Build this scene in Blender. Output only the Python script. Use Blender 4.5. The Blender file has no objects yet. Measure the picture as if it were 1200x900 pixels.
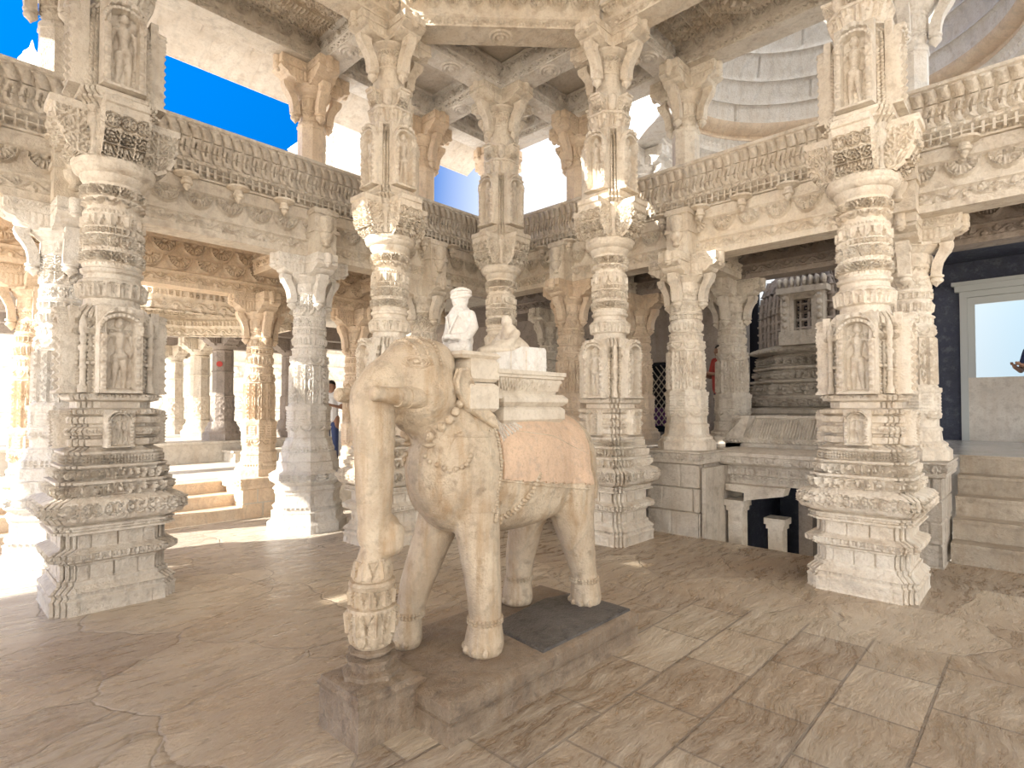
import bpy, bmesh, math, random
import numpy as np
from mathutils import Vector, Matrix
random.seed(7); RNG=np.random.RandomState(11)
PI=math.pi
SC=bpy.context.scene; COL=SC.collection
# ------------------------------------------------------------------ materials
def nodes(name):
    m=bpy.data.materials.new(name); m.use_nodes=True; nt=m.node_tree
    for n in list(nt.nodes): nt.nodes.remove(n)
    o=nt.nodes.new('ShaderNodeOutputMaterial'); b=nt.nodes.new('ShaderNodeBsdfPrincipled')
    nt.links.new(b.outputs[0],o.inputs[0]); return m,nt,b
def N(nt,t,**kw):
    n=nt.nodes.new(t)
    for k,v in kw.items():
        if k in n.inputs: n.inputs[k].default_value=v
        else: setattr(n,k,v)
    return n
def ramp(nt,fac,stops):
    r=nt.nodes.new('ShaderNodeValToRGB'); e=r.color_ramp.elements
    while len(e)<len(stops): e.new(.5)
    for i,(p,c) in enumerate(stops): e[i].position=p; e[i].color=(*c,1) if len(c)==3 else c
    nt.links.new(fac,r.inputs[0]); return r.outputs[0]
def mixc(nt,fac,a,b,mode='MIX'):
    n=nt.nodes.new('ShaderNodeMix'); n.data_type='RGBA'; n.blend_type=mode
    for i,v in ((0,fac),(6,a),(7,b)):
        if isinstance(v,(float,int)): n.inputs[i].default_value=v
        elif isinstance(v,tuple): n.inputs[i].default_value=(*v,1)
        else: nt.links.new(v,n.inputs[i])
    return n.outputs[2]
def stone(name,c1,c2,c3=None,rough=.62,bump=.55,scale=1.,rand=.10,joints=None,vein=.25,fine=70,streak=.22):
    m,nt,b=nodes(name); L=nt.links.new
    tc=N(nt,'ShaderNodeTexCoord'); geo=N(nt,'ShaderNodeNewGeometry'); P=geo.outputs['Position']
    n1=N(nt,'ShaderNodeTexNoise',Scale=2.3*scale,Detail=6.,Roughness=.62); L(P,n1.inputs['Vector'])
    n2=N(nt,'ShaderNodeTexNoise',Scale=9*scale,Detail=5.,Roughness=.6); L(P,n2.inputs['Vector'])
    c=mixc(nt,ramp(nt,n1.outputs[0],[(.36,(0,0,0)),(.64,(1,1,1))]),c1,c2)
    if c3: c=mixc(nt,ramp(nt,n2.outputs[0],[(.52,(0,0,0)),(.72,(1,1,1))]),c,c3)
    n5=N(nt,'ShaderNodeTexNoise',Scale=34*scale,Detail=5.,Roughness=.7); L(P,n5.inputs['Vector'])
    f5=N(nt,'ShaderNodeMath',operation='MULTIPLY'); L(ramp(nt,n5.outputs[0],[(.50,(0,0,0)),(.66,(1,1,1))]),f5.inputs[0]); f5.inputs[1].default_value=.45
    c=mixc(nt,f5.outputs[0],c,tuple(x*.62 for x in (c1[0],c1[1]*.95,c1[2]*.88)))
    mpz=N(nt,'ShaderNodeMapping'); L(P,mpz.inputs[0]); mpz.inputs['Scale'].default_value=(8,8,.9)
    n6=N(nt,'ShaderNodeTexNoise',Scale=1.1*scale,Detail=6.,Roughness=.6); L(mpz.outputs[0],n6.inputs['Vector'])
    f6=N(nt,'ShaderNodeMath',operation='MULTIPLY'); L(ramp(nt,n6.outputs[0],[(.48,(0,0,0)),(.68,(1,1,1))]),f6.inputs[0]); f6.inputs[1].default_value=streak
    c=mixc(nt,f6.outputs[0],c,tuple(x*k for x,k in zip(c1,(.62,.50,.38))))
    # veins
    wv=N(nt,'ShaderNodeTexWave',Scale=1.2*scale,Distortion=9.,Detail=4.); wv.inputs['Detail Scale'].default_value=1.6; L(P,wv.inputs['Vector'])
    v=ramp(nt,wv.outputs[0],[(.0,(1,1,1)),(.12,(0,0,0))])
    vm=N(nt,'ShaderNodeMath',operation='MULTIPLY'); L(v,vm.inputs[0]); vm.inputs[1].default_value=vein
    c=mixc(nt,vm.outputs[0],c,tuple(x*.55 for x in c1))
    oi=N(nt,'ShaderNodeObjectInfo'); mr=N(nt,'ShaderNodeMapRange'); L(oi.outputs['Random'],mr.inputs[0]); mr.inputs[3].default_value=1-rand; mr.inputs[4].default_value=1+rand*.3
    hb=N(nt,'ShaderNodeHueSaturation'); L(c,hb.inputs['Color']); L(mr.outputs[0],hb.inputs['Value']); c=hb.outputs[0]
    L(c,b.inputs['Base Color']); b.inputs['Roughness'].default_value=rough; b.inputs['Specular IOR Level'].default_value=.3
    n3=N(nt,'ShaderNodeTexNoise',Scale=fine*scale,Detail=4.); L(P,n3.inputs['Vector'])
    vo=N(nt,'ShaderNodeTexVoronoi',Scale=26*scale); L(P,vo.inputs['Vector'])
    ad=N(nt,'ShaderNodeMath',operation='ADD'); L(n3.outputs[0],ad.inputs[0]); 
    mu=N(nt,'ShaderNodeMath',operation='MULTIPLY'); L(vo.outputs['Distance'],mu.inputs[0]); mu.inputs[1].default_value=.5; L(mu.outputs[0],ad.inputs[1])
    ad2=N(nt,'ShaderNodeMath',operation='ADD'); L(ad.outputs[0],ad2.inputs[0]); L(n2.outputs[0],ad2.inputs[1])
    bp=N(nt,'ShaderNodeBump',Strength=bump,Distance=.022); L(ad2.outputs[0],bp.inputs['Height']); L(bp.outputs[0],b.inputs['Normal'])
    return m
M={}
M['marble']=stone('marble',(.87,.80,.69),(.78,.68,.55),(.62,.52,.41))
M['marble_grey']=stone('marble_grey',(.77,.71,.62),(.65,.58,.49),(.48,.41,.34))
M['marble_warm']=stone('marble_warm',(.84,.70,.54),(.76,.60,.44),(.68,.54,.42))
M['marble_white']=stone('marble_white',(.88,.85,.80),(.80,.75,.68),(.70,.64,.56))
M['slab']=stone('slab',(.80,.75,.67),(.68,.62,.54),(.58,.52,.45),vein=.22,bump=.15)
M['shrine_stone']=stone('shrine_stone',(.60,.54,.46),(.48,.42,.35),(.34,.30,.25))
M['step_stone']=stone('step_stone',(.52,.45,.36),(.42,.35,.27),(.30,.25,.19),rough=.5,streak=.35)
M['polished_slab']=stone('polished_slab',(.60,.58,.56),(.50,.48,.46),(.42,.40,.38),rough=.16,bump=.15)
M['block_stone']=stone('block_stone',(.66,.60,.52),(.56,.50,.42),(.42,.37,.30),streak=.4)
M['shaded_stone']=stone('shaded_stone',(.42,.36,.31),(.33,.28,.25),(.24,.21,.19))  # darker marble copy, the shade of deeper rooms put into its colour
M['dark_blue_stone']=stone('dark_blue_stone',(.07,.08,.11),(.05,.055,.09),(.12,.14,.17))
M['elephant']=stone('elephant',(.72,.61,.46),(.55,.44,.32),(.36,.28,.20),rough=.48,bump=.45,vein=.35,scale=1.5,streak=.75)
M['blanket']=stone('blanket',(.70,.51,.36),(.62,.45,.32),(.50,.38,.29),rough=.5,bump=.35,vein=.15,scale=2)
M['rider']=stone('rider',(.80,.72,.60),(.70,.61,.49),(.58,.49,.38),rough=.5,bump=.25,vein=.1)
M['plinth']=stone('plinth',(.38,.30,.22),(.25,.19,.14),(.17,.13,.10),rough=.45,bump=.6,scale=1.6,streak=.5)
M['black_slab']=stone('black_slab',(.11,.10,.095),(.17,.155,.14),(.06,.055,.05),rough=.4,bump=.7)
def simple(name,c,rough=.6,metal=0,emit=None,es=1,alpha=None):
    m,nt,b=nodes(name); b.inputs['Base Color'].default_value=(*c,1); b.inputs['Roughness'].default_value=rough; b.inputs['Metallic'].default_value=metal
    n=N(nt,'ShaderNodeTexNoise',Scale=30.); bp=N(nt,'ShaderNodeBump',Strength=.15,Distance=.004); nt.links.new(n.outputs[0],bp.inputs['Height']); nt.links.new(bp.outputs[0],b.inputs['Normal'])
    if emit: b.inputs['Emission Color'].default_value=(*emit,1); b.inputs['Emission Strength'].default_value=es
    return m
M['black']=simple('black_void',(.012,.012,.02),.9)  # near-black, for the gate frame and the painted shade in openings
M['metal']=simple('brushed_metal',(.55,.5,.42),.4,.8)
M['skin']=simple('skin',(.32,.18,.12),.5)
M['hair']=simple('hair',(.02,.015,.012),.6)
M['white_cloth']=simple('white_cloth',(.8,.8,.82),.8)
M['navy_cloth']=simple('navy_cloth',(.03,.045,.12),.8)
M['red_cloth']=simple('red_cloth',(.45,.06,.05),.8)
M['purple_cloth']=simple('purple_cloth',(.12,.04,.16),.8)
M['wood_frame']=simple('painted_frame',(.45,.47,.46),.5)
M['glass']=None
def floor_mat():
    m,nt,b=nodes('flagstone'); L=nt.links.new
    P=N(nt,'ShaderNodeNewGeometry').outputs['Position']
    nd=N(nt,'ShaderNodeTexNoise',Scale=1.6,Detail=4.); L(P,nd.inputs['Vector'])
    sub=N(nt,'ShaderNodeVectorMath',operation='SUBTRACT'); L(nd.outputs['Color'],sub.inputs[0]); sub.inputs[1].default_value=(.5,.5,.5)
    sc=N(nt,'ShaderNodeVectorMath',operation='SCALE'); L(sub.outputs[0],sc.inputs[0]); sc.inputs['Scale'].default_value=.35
    ad=N(nt,'ShaderNodeVectorMath',operation='ADD'); L(P,ad.inputs[0]); L(sc.outputs[0],ad.inputs[1])
    # irregular flags
    vo=N(nt,'ShaderNodeTexVoronoi',Scale=1.15,feature='DISTANCE_TO_EDGE'); L(ad.outputs[0],vo.inputs['Vector'])
    vc=N(nt,'ShaderNodeTexVoronoi',Scale=1.15); L(ad.outputs[0],vc.inputs['Vector'])
    # square flags
    br=N(nt,'ShaderNodeTexBrick',Scale=1.0); L(P,br.inputs['Vector']); br.inputs['Mortar Size'].default_value=.008; br.inputs['Brick Width'].default_value=.62; br.inputs['Row Height'].default_value=.42
    br.inputs['Color1'].default_value=(0,0,0,1); br.inputs['Color2'].default_value=(1,1,1,1); br.inputs['Mortar'].default_value=(.5,.5,.5,1); br.inputs['Mortar Smooth'].default_value=.3
    sx=N(nt,'ShaderNodeSeparateXYZ'); L(P,sx.inputs[0])
    # region mask : square flags where y < -3.0 and x > -4.6 (right of the statue)
    def step(o,e0,e1):
        r=N(nt,'ShaderNodeMapRange'); L(o,r.inputs[0]); r.inputs[1].default_value=e0; r.inputs[2].default_value=e1; r.clamp=True; return r.outputs[0]
    def mul(a,c):
        n=N(nt,'ShaderNodeMath',operation='MULTIPLY'); L(a,n.inputs[0]); 
        if isinstance(c,(int,float)): n.inputs[1].default_value=c
        else: L(c,n.inputs[1])
        return n.outputs[0]
    reg=mul(mul(step(sx.outputs[1],-2.9,-3.0),step(sx.outputs[0],-4.4,-4.3)),step(sx.outputs[0],-1.3,-1.4))
    edge=ramp(nt,vo.outputs['Distance'],[(.0,(.5,.5,.5)),(.012,(0,0,0))])
    jt=mixc(nt,reg,edge,br.outputs['Fac'])
    cellv=N(nt,'ShaderNodeSeparateColor'); L(vc.outputs['Color'],cellv.inputs[0])
    cell=mixc(nt,reg,cellv.outputs[0],br.outputs['Color'])
    base=ramp(nt,cell,[(.0,(.30,.215,.14)),(.35,(.42,.32,.22)),(.65,(.52,.42,.30)),(1.,(.68,.57,.43))])
    # stretched streaks, running along the hall's axis
    mp=N(nt,'ShaderNodeMapping'); L(ad.outputs[0],mp.inputs[0]); mp.inputs['Rotation'].default_value=(0,0,.25); mp.inputs['Scale'].default_value=(1.0,4.6,1)
    st=N(nt,'ShaderNodeTexNoise',Scale=2.6,Detail=8.,Roughness=.68); L(mp.outputs[0],st.inputs['Vector'])
    n1=N(nt,'ShaderNodeTexNoise',Scale=.9,Detail=6.,Roughness=.6); L(P,n1.inputs['Vector'])
    n4=N(nt,'ShaderNodeTexNoise',Scale=38,Detail=4.,Roughness=.7); L(P,n4.inputs['Vector'])
    c=mixc(nt,ramp(nt,st.outputs[0],[(.45,(0,0,0)),(.70,(1,1,1))]),base,(.70,.61,.49))
    c=mixc(nt,mul(ramp(nt,st.outputs[0],[(.30,(1,1,1)),(.43,(0,0,0))]),.5),c,(.25,.17,.10))
    c=mixc(nt,mul(ramp(nt,n1.outputs[0],[(.42,(0,0,0)),(.62,(1,1,1))]),.6),c,(.40,.27,.16))
    c=mixc(nt,mul(ramp(nt,n4.outputs[0],[(.45,(0,0,0)),(.7,(1,1,1))]),.35),c,(.70,.62,.52))
    far=step(sx.outputs[1],-1.5,.8); c=mixc(nt,mul(far,.55),c,(.74,.68,.60))  # paler towards the back: the brighter light there put into the colour
    c=mixc(nt,mul(jt,.55),c,(.17,.13,.10)); L(c,b.inputs['Base Color'])
    rr=ramp(nt,st.outputs[0],[(.35,(.16,.16,.16)),(.65,(.48,.48,.48))]); L(rr,b.inputs['Roughness'])
    b.inputs['Specular IOR Level'].default_value=.7
    h=N(nt,'ShaderNodeMath',operation='SUBTRACT'); L(mul(st.outputs[0],1.2),h.inputs[0]); L(mul(jt,.5),h.inputs[1])
    h2=N(nt,'ShaderNodeMath',operation='ADD'); L(h.outputs[0],h2.inputs[0]); L(mul(n4.outputs[0],.22),h2.inputs[1])
    bp=N(nt,'ShaderNodeBump',Strength=1.0,Distance=.045); L(h2.outputs[0],bp.inputs['Height']); L(bp.outputs[0],b.inputs['Normal'])
    return m
M['floor']=floor_mat()
# ------------------------------------------------------------------ object helpers
def tag(o,label=None,cat=None,group=None,kind=None):
    if label: o['label']=label
    if cat: o['category']=cat
    if group: o['group']=group
    if kind: o['kind']=kind
    return o
def thing(name,label,cat,loc=(0,0,0),rz=0,group=None):
    o=bpy.data.objects.new(name,None); COL.objects.link(o); o.location=loc; o.rotation_euler=(0,0,rz); o.empty_display_size=.1
    return tag(o,label,cat,group)
class MB:
    def __init__(s): s.V=[];s.F=[];s.n=0
    def add(s,V,F):
        V=np.asarray(V,float).reshape(-1,3); s.V.append(V)
        if isinstance(F,np.ndarray): s.F+= (F+s.n).tolist()
        else: s.F+=[[i+s.n for i in f] for f in F]
        s.n+=len(V); return s
    def box(s,a,b):
        x0,y0,z0=a;x1,y1,z1=b
        return s.add([(x0,y0,z0),(x1,y0,z0),(x1,y1,z0),(x0,y1,z0),(x0,y0,z1),(x1,y0,z1),(x1,y1,z1),(x0,y1,z1)],
          [[0,3,2,1],[4,5,6,7],[0,1,5,4],[1,2,6,5],[2,3,7,6],[3,0,4,7]])
    def xf(s,mat,start=0):
        m=np.array(mat); 
        for i in range(start,len(s.V)): s.V[i]=s.V[i]@m[:3,:3].T+m[:3,3]
        return s
    def prism(s,poly,a,b,axis='y'):
        # poly in (h,z), extruded along axis from a to b
        n=len(poly); V=[]
        for t in (a,b):
            for h,z in poly: V.append((h,t,z) if axis=='y' else ((t,h,z) if axis=='x' else (h,z,t)))
        F=[list(range(n))[::-1],list(range(n,2*n))]+[[i,(i+1)%n,n+(i+1)%n,n+i] for i in range(n)]
        return s.add(V,F)
    def lathe(s,prof,n=24,c=(0,0,0)):
        V=[];F=[]
        for r,z in prof:
            for k in range(n): t=2*PI*k/n; V.append((c[0]+r*math.cos(t),c[1]+r*math.sin(t),c[2]+z))
        for j in range(len(prof)-1):
            for k in range(n): k2=(k+1)%n; F.append([j*n+k,j*n+k2,(j+1)*n+k2,(j+1)*n+k])
        F.append(list(range(n))[::-1]); F.append([(len(prof)-1)*n+k for k in range(n)])
        return s.add(V,F)
    def ball(s,c,r,nu=12,nv=8):
        if not hasattr(r,'__len__'): r=(r,r,r)
        V=[];F=[]
        for j in range(nv+1):
            p=PI*j/nv
            for k in range(nu): t=2*PI*k/nu; V.append((c[0]+r[0]*math.sin(p)*math.cos(t),c[1]+r[1]*math.sin(p)*math.sin(t),c[2]-r[2]*math.cos(p)))
        for j in range(nv):
            for k in range(nu): k2=(k+1)%nu; F.append([j*nu+k,j*nu+k2,(j+1)*nu+k2,(j+1)*nu+k])
        return s.add(V,F)
    def tube(s,pts,rad,n=10):
        pts=[Vector(p) for p in pts]; V=[];F=[]; m=len(pts)
        if not hasattr(rad,'__len__'): rad=[rad]*m
        up=Vector((0,0,1)); prev=None
        for i,p in enumerate(pts):
            d=(pts[min(i+1,m-1)]-pts[max(i-1,0)]).normalized()
            if prev is None:
                a=d.cross(up); a=a if a.length>1e-3 else Vector((1,0,0)); a.normalize()
            else: a=(prev-d*prev.dot(d)).normalized()
            prev=a; b=d.cross(a)
            for k in range(n): t=2*PI*k/n; V.append(p+(a*math.cos(t)+b*math.sin(t))*rad[i])
        for j in range(m-1):
            for k in range(n): k2=(k+1)%n; F.append([j*n+k,j*n+k2,(j+1)*n+k2,(j+1)*n+k])
        F.append(list(range(n))[::-1]); F.append([(m-1)*n+k for k in range(n)])
        return s.add([tuple(v) for v in V],F)
    def mesh(s,name,mat,sharp=38,smooth=True):
        me=bpy.data.meshes.new(name); V=np.concatenate(s.V) if s.V else np.zeros((0,3))
        me.from_pydata(V.tolist(),[],s.F); me.materials.append(mat)
        if smooth:
            me.polygons.foreach_set('use_smooth',[True]*len(me.polygons)); me.set_sharp_from_angle(angle=math.radians(sharp))
        me.update(); return me
    def build(s,name,mat,parent=None,sharp=38,smooth=True,loc=None,label=None):
        o=bpy.data.objects.new(name,s.mesh(name,mat,sharp,smooth)); COL.objects.link(o)
        if parent is not None: o.parent=parent
        if loc: o.location=loc
        if label: o['label']=label
        return o
def struct(name,mb,mat,sharp=38): return tag(mb.build(name,mat,sharp=sharp),kind='structure')
def copy_tree(o,parent=None):
    c=o.copy(); COL.objects.link(c); c.parent=parent
    for ch in list(o.children): copy_tree(ch,c)
    return c
def children_of(o): return [x for x in o.children]
# ------------------------------------------------------------------ carved sweeps
def sm(a,b,x):
    t=np.clip((x-a)/(b-a),0,1); return t*t*(3-2*t)
def fr(x): return x-np.floor(x)
def P_ros(S,T,H,c=None,pet=8):
    c=c or H; u=fr(S/c)-.5; v=(T-.5)*H/c; r=np.hypot(u,v); th=np.arctan2(v,u)
    ring=np.exp(-((r-.40)/.05)**2); pt=sm(.36,.30,r)*(.35+.65*np.abs(np.cos(pet/2*th)))*sm(.02,.12,r); boss=sm(.13,.07,r)
    cor=sm(.52,.60,r)*.6
    return np.maximum.reduce([ring,pt*.9,boss,cor])
def P_lace(S,T,H,c=None,**k):
    c=c or H; u=fr(S/c)-.5; v=(T-.5)*H/c; r=np.hypot(u,v); th=np.arctan2(v,u)
    a=.5+.5*np.cos(2*PI*4.2*r+2.2*np.sin(3*th)); b=.5+.5*np.cos(7*th+6*r)
    fr_=np.maximum(sm(.42,.48,np.abs(u)),0)
    return np.maximum(sm(.35,.62,a*.65+b*.35),fr_)
def P_leaf(S,T,H,c=.05,**k):
    u=np.abs(fr(S/c)-.5)*2; t=T
    arch=np.sqrt(np.clip(1-(u/.92)**2,0,1)); ins=sm(0,.18,arch-t*.92+.02)*sm(1.0,.8,u)
    rim=np.exp(-((t*.95-arch)/.08)**2)
    vein=np.exp(-(u/.12)**2)*.5
    return np.maximum(ins*(.55+vein),rim*.9)
def P_tongue(S,T,H,c=.05,**k):
    return P_leaf(S,1-T,H,c)
def P_hole(S,T,H,c=None,**k):
    c=c or H*.9; n=max(1,round(H/c)); u=np.abs(fr(S/c)-.5); v=np.abs(fr(T*n)-.5)
    h=1-sm(.33,.27,u)*sm(.36,.30,v); 
    cr=np.exp(-(((fr(S/c)-.5)**2+(fr(T*n)-.5)**2)/.012)); return np.maximum(h,cr*.8)
def P_bead(S,T,H,c=None,**k):
    c=c or H; u=fr(S/c)-.5; v=(T-.5)*H/c; return np.sqrt(np.clip(.22-u*u-v*v,0,1))*2.1
_B=RNG.rand(97,9,6)
def P_figs(S,T,H,c=None,**k):
    c=c or H*.8; i=np.floor(S/c).astype(int)%97; u=fr(S/c); h=np.zeros_like(S)
    # head, body, limbs per cell
    for j in range(9):
        b=_B[i,j]
        if j==0: cx=.35+.3*b[...,0]; cy=.80; sx=.11; sy=.09; am=1
        elif j==1: cx=.5+.0*b[...,0]; cy=.5; sx=.17+.05*b[...,1]; sy=.22; am=.95
        elif j<5: cx=.15+.7*b[...,0]; cy=.12+.5*b[...,1]; sx=.05+.05*b[...,2]; sy=.16+.1*b[...,3]; am=.8
        else: cx=b[...,0]; cy=b[...,1]; sx=.05+.06*b[...,2]; sy=.05+.06*b[...,3]; am=.6
        h=np.maximum(h,am*sm(1.5,.5,((u-cx)/sx)**2+((T-cy)/sy)**2))
    return h
def P_scroll(S,T,H,c=None,**k):
    c=c or H*2.2; ph=2*PI*S/c; ln=np.exp(-((T-.5-.26*np.sin(ph))/.09)**2)
    u=fr(S/(c/2))-.5; sgn=np.where(np.floor(S/(c/2))%2==0,1,-1); v=(T-.5+.18*sgn)*H/(c/2)
    r=np.hypot(u,v); th=np.arctan2(v,u); sp=sm(.30,.2,r)*(.4+.6*np.abs(np.cos(2.5*th+14*r)))
    return np.maximum(ln,sp*.9)
def P_shell(S,T,H,c=.22,**k):
    u=fr(S/c)-.5; v=(1-T)*H/c*.9; r=np.hypot(u,v*.95); th=np.arctan2(v,u)
    rim=np.exp(-((r-.40)/.035)**2)+np.exp(-((r-.18)/.03)**2)*.7; fan=sm(.38,.33,r)*sm(.15,.22,r)*(.3+.6*np.abs(np.cos(9*th)))
    ce=sm(.12,.06,r); return np.clip(np.maximum.reduce([rim,fan,ce*.9]),0,1)
def P_shell2(S,T,H,c=.22,**k):
    T2=fr(T*2); k2=np.floor(T*2); return P_shell(S+k2*c/2,T2,H/2,c)
def P_flute(S,T,H,c=.12,sl=.9,**k):
    u=fr(S/c+sl*(T+.35*np.sin(2*PI*T))*.55); rid=np.abs(np.sin(PI*u))**.6
    gr=np.exp(-((fr(S/c+.5+sl*.3*T)-.5)/.10)**2)*sm(.55,.15,T)
    return rid*.9-gr*.5
def P_brick(S,T,H,c=.33,n=1,**k):
    row=np.floor(T*n); u=fr(S/c+.37*row+.11*np.sin(row*5)); v=fr(T*n)
    g=np.maximum(np.exp(-((np.minimum(u,1-u))*c/.006)**2), np.exp(-((np.minimum(v,1-v))*H/n/.006)**2) if n>1 else 0)
    return -g
def P_arc(S,T,H,c=None,**k):
    c=c or H*1.1; u=fr(S/c)-.5; v=(1-T)*H/c; r=np.hypot(u,v); return np.clip(np.exp(-((r-.42)/.06)**2)+sm(.30,.2,r)*.8+ (T<.12)*0,0,1)
def P_dia(S,T,H,c=None,**k):
    c=c or H*.5; u=np.abs(fr(S/c)-.5)*2; v=np.abs(T-.5)*2; d=u+v
    return np.maximum.reduce([sm(.86,.96,u),sm(.86,.96,v)*.0,np.exp(-((d-.85)/.08)**2)*.8,sm(.5,.3,d)*.7])
def P_groove(S,T,H,c=.03,**k): return np.abs(np.sin(PI*S/c))
def P_pil(S,T,H,c=.06,**k):
    u=np.abs(fr(S/c)-.5)*2; v=np.sin(2*PI*T*H/.035); return sm(.95,.6,u)*(.75+.25*v)
def poly_path(vs,res):
    if isinstance(vs,tuple): vs,given=vs
    else: given=None
    vs=np.array(vs,float); n=len(vs); P=[];Mi=[];S=[]; s=0
    nr=[]
    for i in range(n):
        d=vs[(i+1)%n]-vs[i]; d/=np.linalg.norm(d); nr.append(np.array([d[1],-d[0]]))
    mit=[]
    for i in range(n):
        a=nr[i-1];b=nr[i]; m=a+b; mit.append(m/(1+a@b) if given is None else np.array(given[i],float))
    for i in range(n):
        a=vs[i];b=vs[(i+1)%n]; L=np.linalg.norm(b-a); k=max(1,int(round(L/res)))
        for j in range(k):
            t=j/k; P.append(a*(1-t)+b*t); Mi.append(mit[i]*(1-t)+mit[(i+1)%n]*t); S.append(s+L*t)
        s+=L
    return np.array(P),np.array(Mi),np.array(S),True
def circ_path(n,rref=.2,r0=0):
    t=np.arange(n)*2*PI/n; Mi=np.stack([np.cos(t),np.sin(t)],1); return Mi*r0,Mi,t*rref,True
def line_path(a,b,res):
    a=np.array(a,float);b=np.array(b,float);L=np.linalg.norm(b-a);k=max(1,int(round(L/res)));d=(b-a)/L
    t=np.linspace(0,1,k+1)[:,None]; nn=np.array([d[1],-d[0]]); return a*(1-t)+b*t,np.tile(nn,(k+1,1)),t[:,0]*L,False
def oct_path(ap,res,rot=PI/8,n=8):
    R=ap/math.cos(PI/n); return poly_path([(R*math.cos(rot+2*PI*k/n),R*math.sin(rot+2*PI*k/n)) for k in range(n)],res)
CARVE=2.0; BIAS=.45
def notch(w,p,k=3,slot=.010,deep=.020):
    d=(w-p)/k; q=[]
    for i in range(k+1):
        q.append((w-d*i,p+d*i))
        if i<k:
            xc,ya=w-d*(i+1),p+d*i
            if slot: q+=[(xc+slot,ya),(xc+slot*.6,ya-deep*.6),(xc-deep,ya-deep),(xc-deep*.6,ya+slot*.6),(xc,ya+slot)]
            else: q.append((xc,ya))
    out=[];mi=[]
    for r in range(4):
        c,s=[(1,0),(0,1),(-1,0),(0,-1)][r]
        out+=[(x*c-y*s,x*s+y*c) for x,y in q]; mi+=[(c-s,s+c)]*len(q)
    return out,mi
def sweep(mb,path,segs,res=.012,caps=(True,True),closed_sec=False):
    P,Mi,S,closed=path; rows=[]
    K=len(P)
    def put(off,z,dn,dz):  # arrays
        xy=P+Mi*(off+dn)[:,None]; return np.concatenate([xy,(z+dz)[:,None]],1)
    one=np.ones(K)
    for si,sg in enumerate(segs):
        n0,z0,n1,z1=sg[:4]; pat=sg[4] if len(sg)>4 else None; amp=sg[5] if len(sg)>5 else 0; kw=sg[6] if len(sg)>6 else {}
        L=math.hypot(n1-n0,z1-z0)
        if L<1e-6: continue
        nx,nz=(z1-z0)/L,-(n1-n0)/L
        k=1 if pat is None else max(3,int(round(L/res)))
        for j in range(k+1):
            if j==0 and rows and math.hypot(lastn-n0,lastz-z0)<1e-5: continue
            t=j/k
            if pat is None: h=np.zeros(K)
            else:
                T=np.full(K,t); h=(pat(S,T,L,**kw)-BIAS)*amp*CARVE
                h=h*(1 if .001<t<.999 else 0)
            rows.append(put(one*(n0+(n1-n0)*t),one*(z0+(z1-z0)*t),h*nx,h*nz))
        lastn,lastz=n1,z1
    R=len(rows); V=np.concatenate(rows); idx=np.arange(R*K).reshape(R,K)
    a=idx[:-1,:];b=idx[1:,:]
    if closed: a2=np.roll(a,-1,1);b2=np.roll(b,-1,1)
    else: a2=a[:,1:];b2=b[:,1:];a=a[:,:-1];b=b[:,:-1]
    F=np.stack([a,a2,b2,b],-1).reshape(-1,4).tolist()
    if closed:
        if caps[0]: F.append(idx[0,::-1].tolist())
        if caps[1]: F.append(idx[-1].tolist())
    else:
        if closed_sec:
            x,y=idx[-1],idx[0]
            F+=np.stack([x[:-1],x[1:],y[1:],y[:-1]],-1).tolist()
        if caps[0]: F.append(idx[:,0].tolist())
        if caps[1]: F.append(idx[::-1,-1].tolist())
    return mb.add(V,F)
def chain(pts):
    """pts: (n,z[,pat,amp,kw]) where the pattern applies to the segment ending at that point"""
    out=[]
    for a,b in zip(pts[:-1],pts[1:]): out.append((a[0],a[1],b[0],b[1],*b[2:]))
    return out
# relief figures ------------------------------------------------------
def caps_h(U,Vv,parts):
    h=np.zeros_like(U)
    for (x0,y0,r0,x1,y1,r1,*d) in parts:
        dx,dy=x1-x0,y1-y0; L2=dx*dx+dy*dy+1e-9; t=np.clip(((U-x0)*dx+(Vv-y0)*dy)/L2,0,1)
        r=r0+(r1-r0)*t; q=np.hypot(U-x0-dx*t,Vv-y0-dy*t); k=d[0] if d else 1
        h=np.maximum(h,k*np.sqrt(np.clip(r*r-q*q,0,None)))
    return h
def deity_parts(v=0):
    m=-1 if v%2 else 1
    p=[(0,.80,.052,0,.82,.050),(0,.86,.040,0,.93,.012),(0,.75,.025,0,.71,.03),(-.07,.68,.035,.07,.68,.035),(0,.66,.068,0,.52,.045),(0,.50,.045,m*.015,.44,.066),
       (m*.035,.42,.047,m*.05,.24,.034),(m*.05,.24,.034,m*.045,.06,.022),(-m*.035,.42,.045,-m*.04,.24,.033),(-m*.04,.24,.033,-m*.06,.06,.022),
       (m*.045,.045,.022,m*.08,.035,.02),(-m*.06,.045,.022,-m*.10,.035,.02)]
    if v<2: # bent arms holding attributes, garland loop
        p+=[(.105,.66,.028,.14,.52,.022),(.14,.52,.022,.10,.42,.018),(-.105,.66,.028,-.15,.54,.022),(-.15,.54,.022,-.17,.66,.018),(-.175,.35,.012,-.175,.90,.012)]
        for k in range(14):
            a=PI+PI*k/13; b=PI+PI*(k+1)/13; p.append((.17*math.cos(a),.22+.19*math.sin(a),.014,.17*math.cos(b),.22+.19*math.sin(b),.014))
    else: # standing still, arms at the sides
        p+=[(.10,.66,.03,.115,.5,.023),(.115,.5,.023,.11,.30,.018),(-.10,.66,.03,-.115,.5,.023),(-.115,.5,.023,-.11,.30,.018)]
    return p
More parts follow.
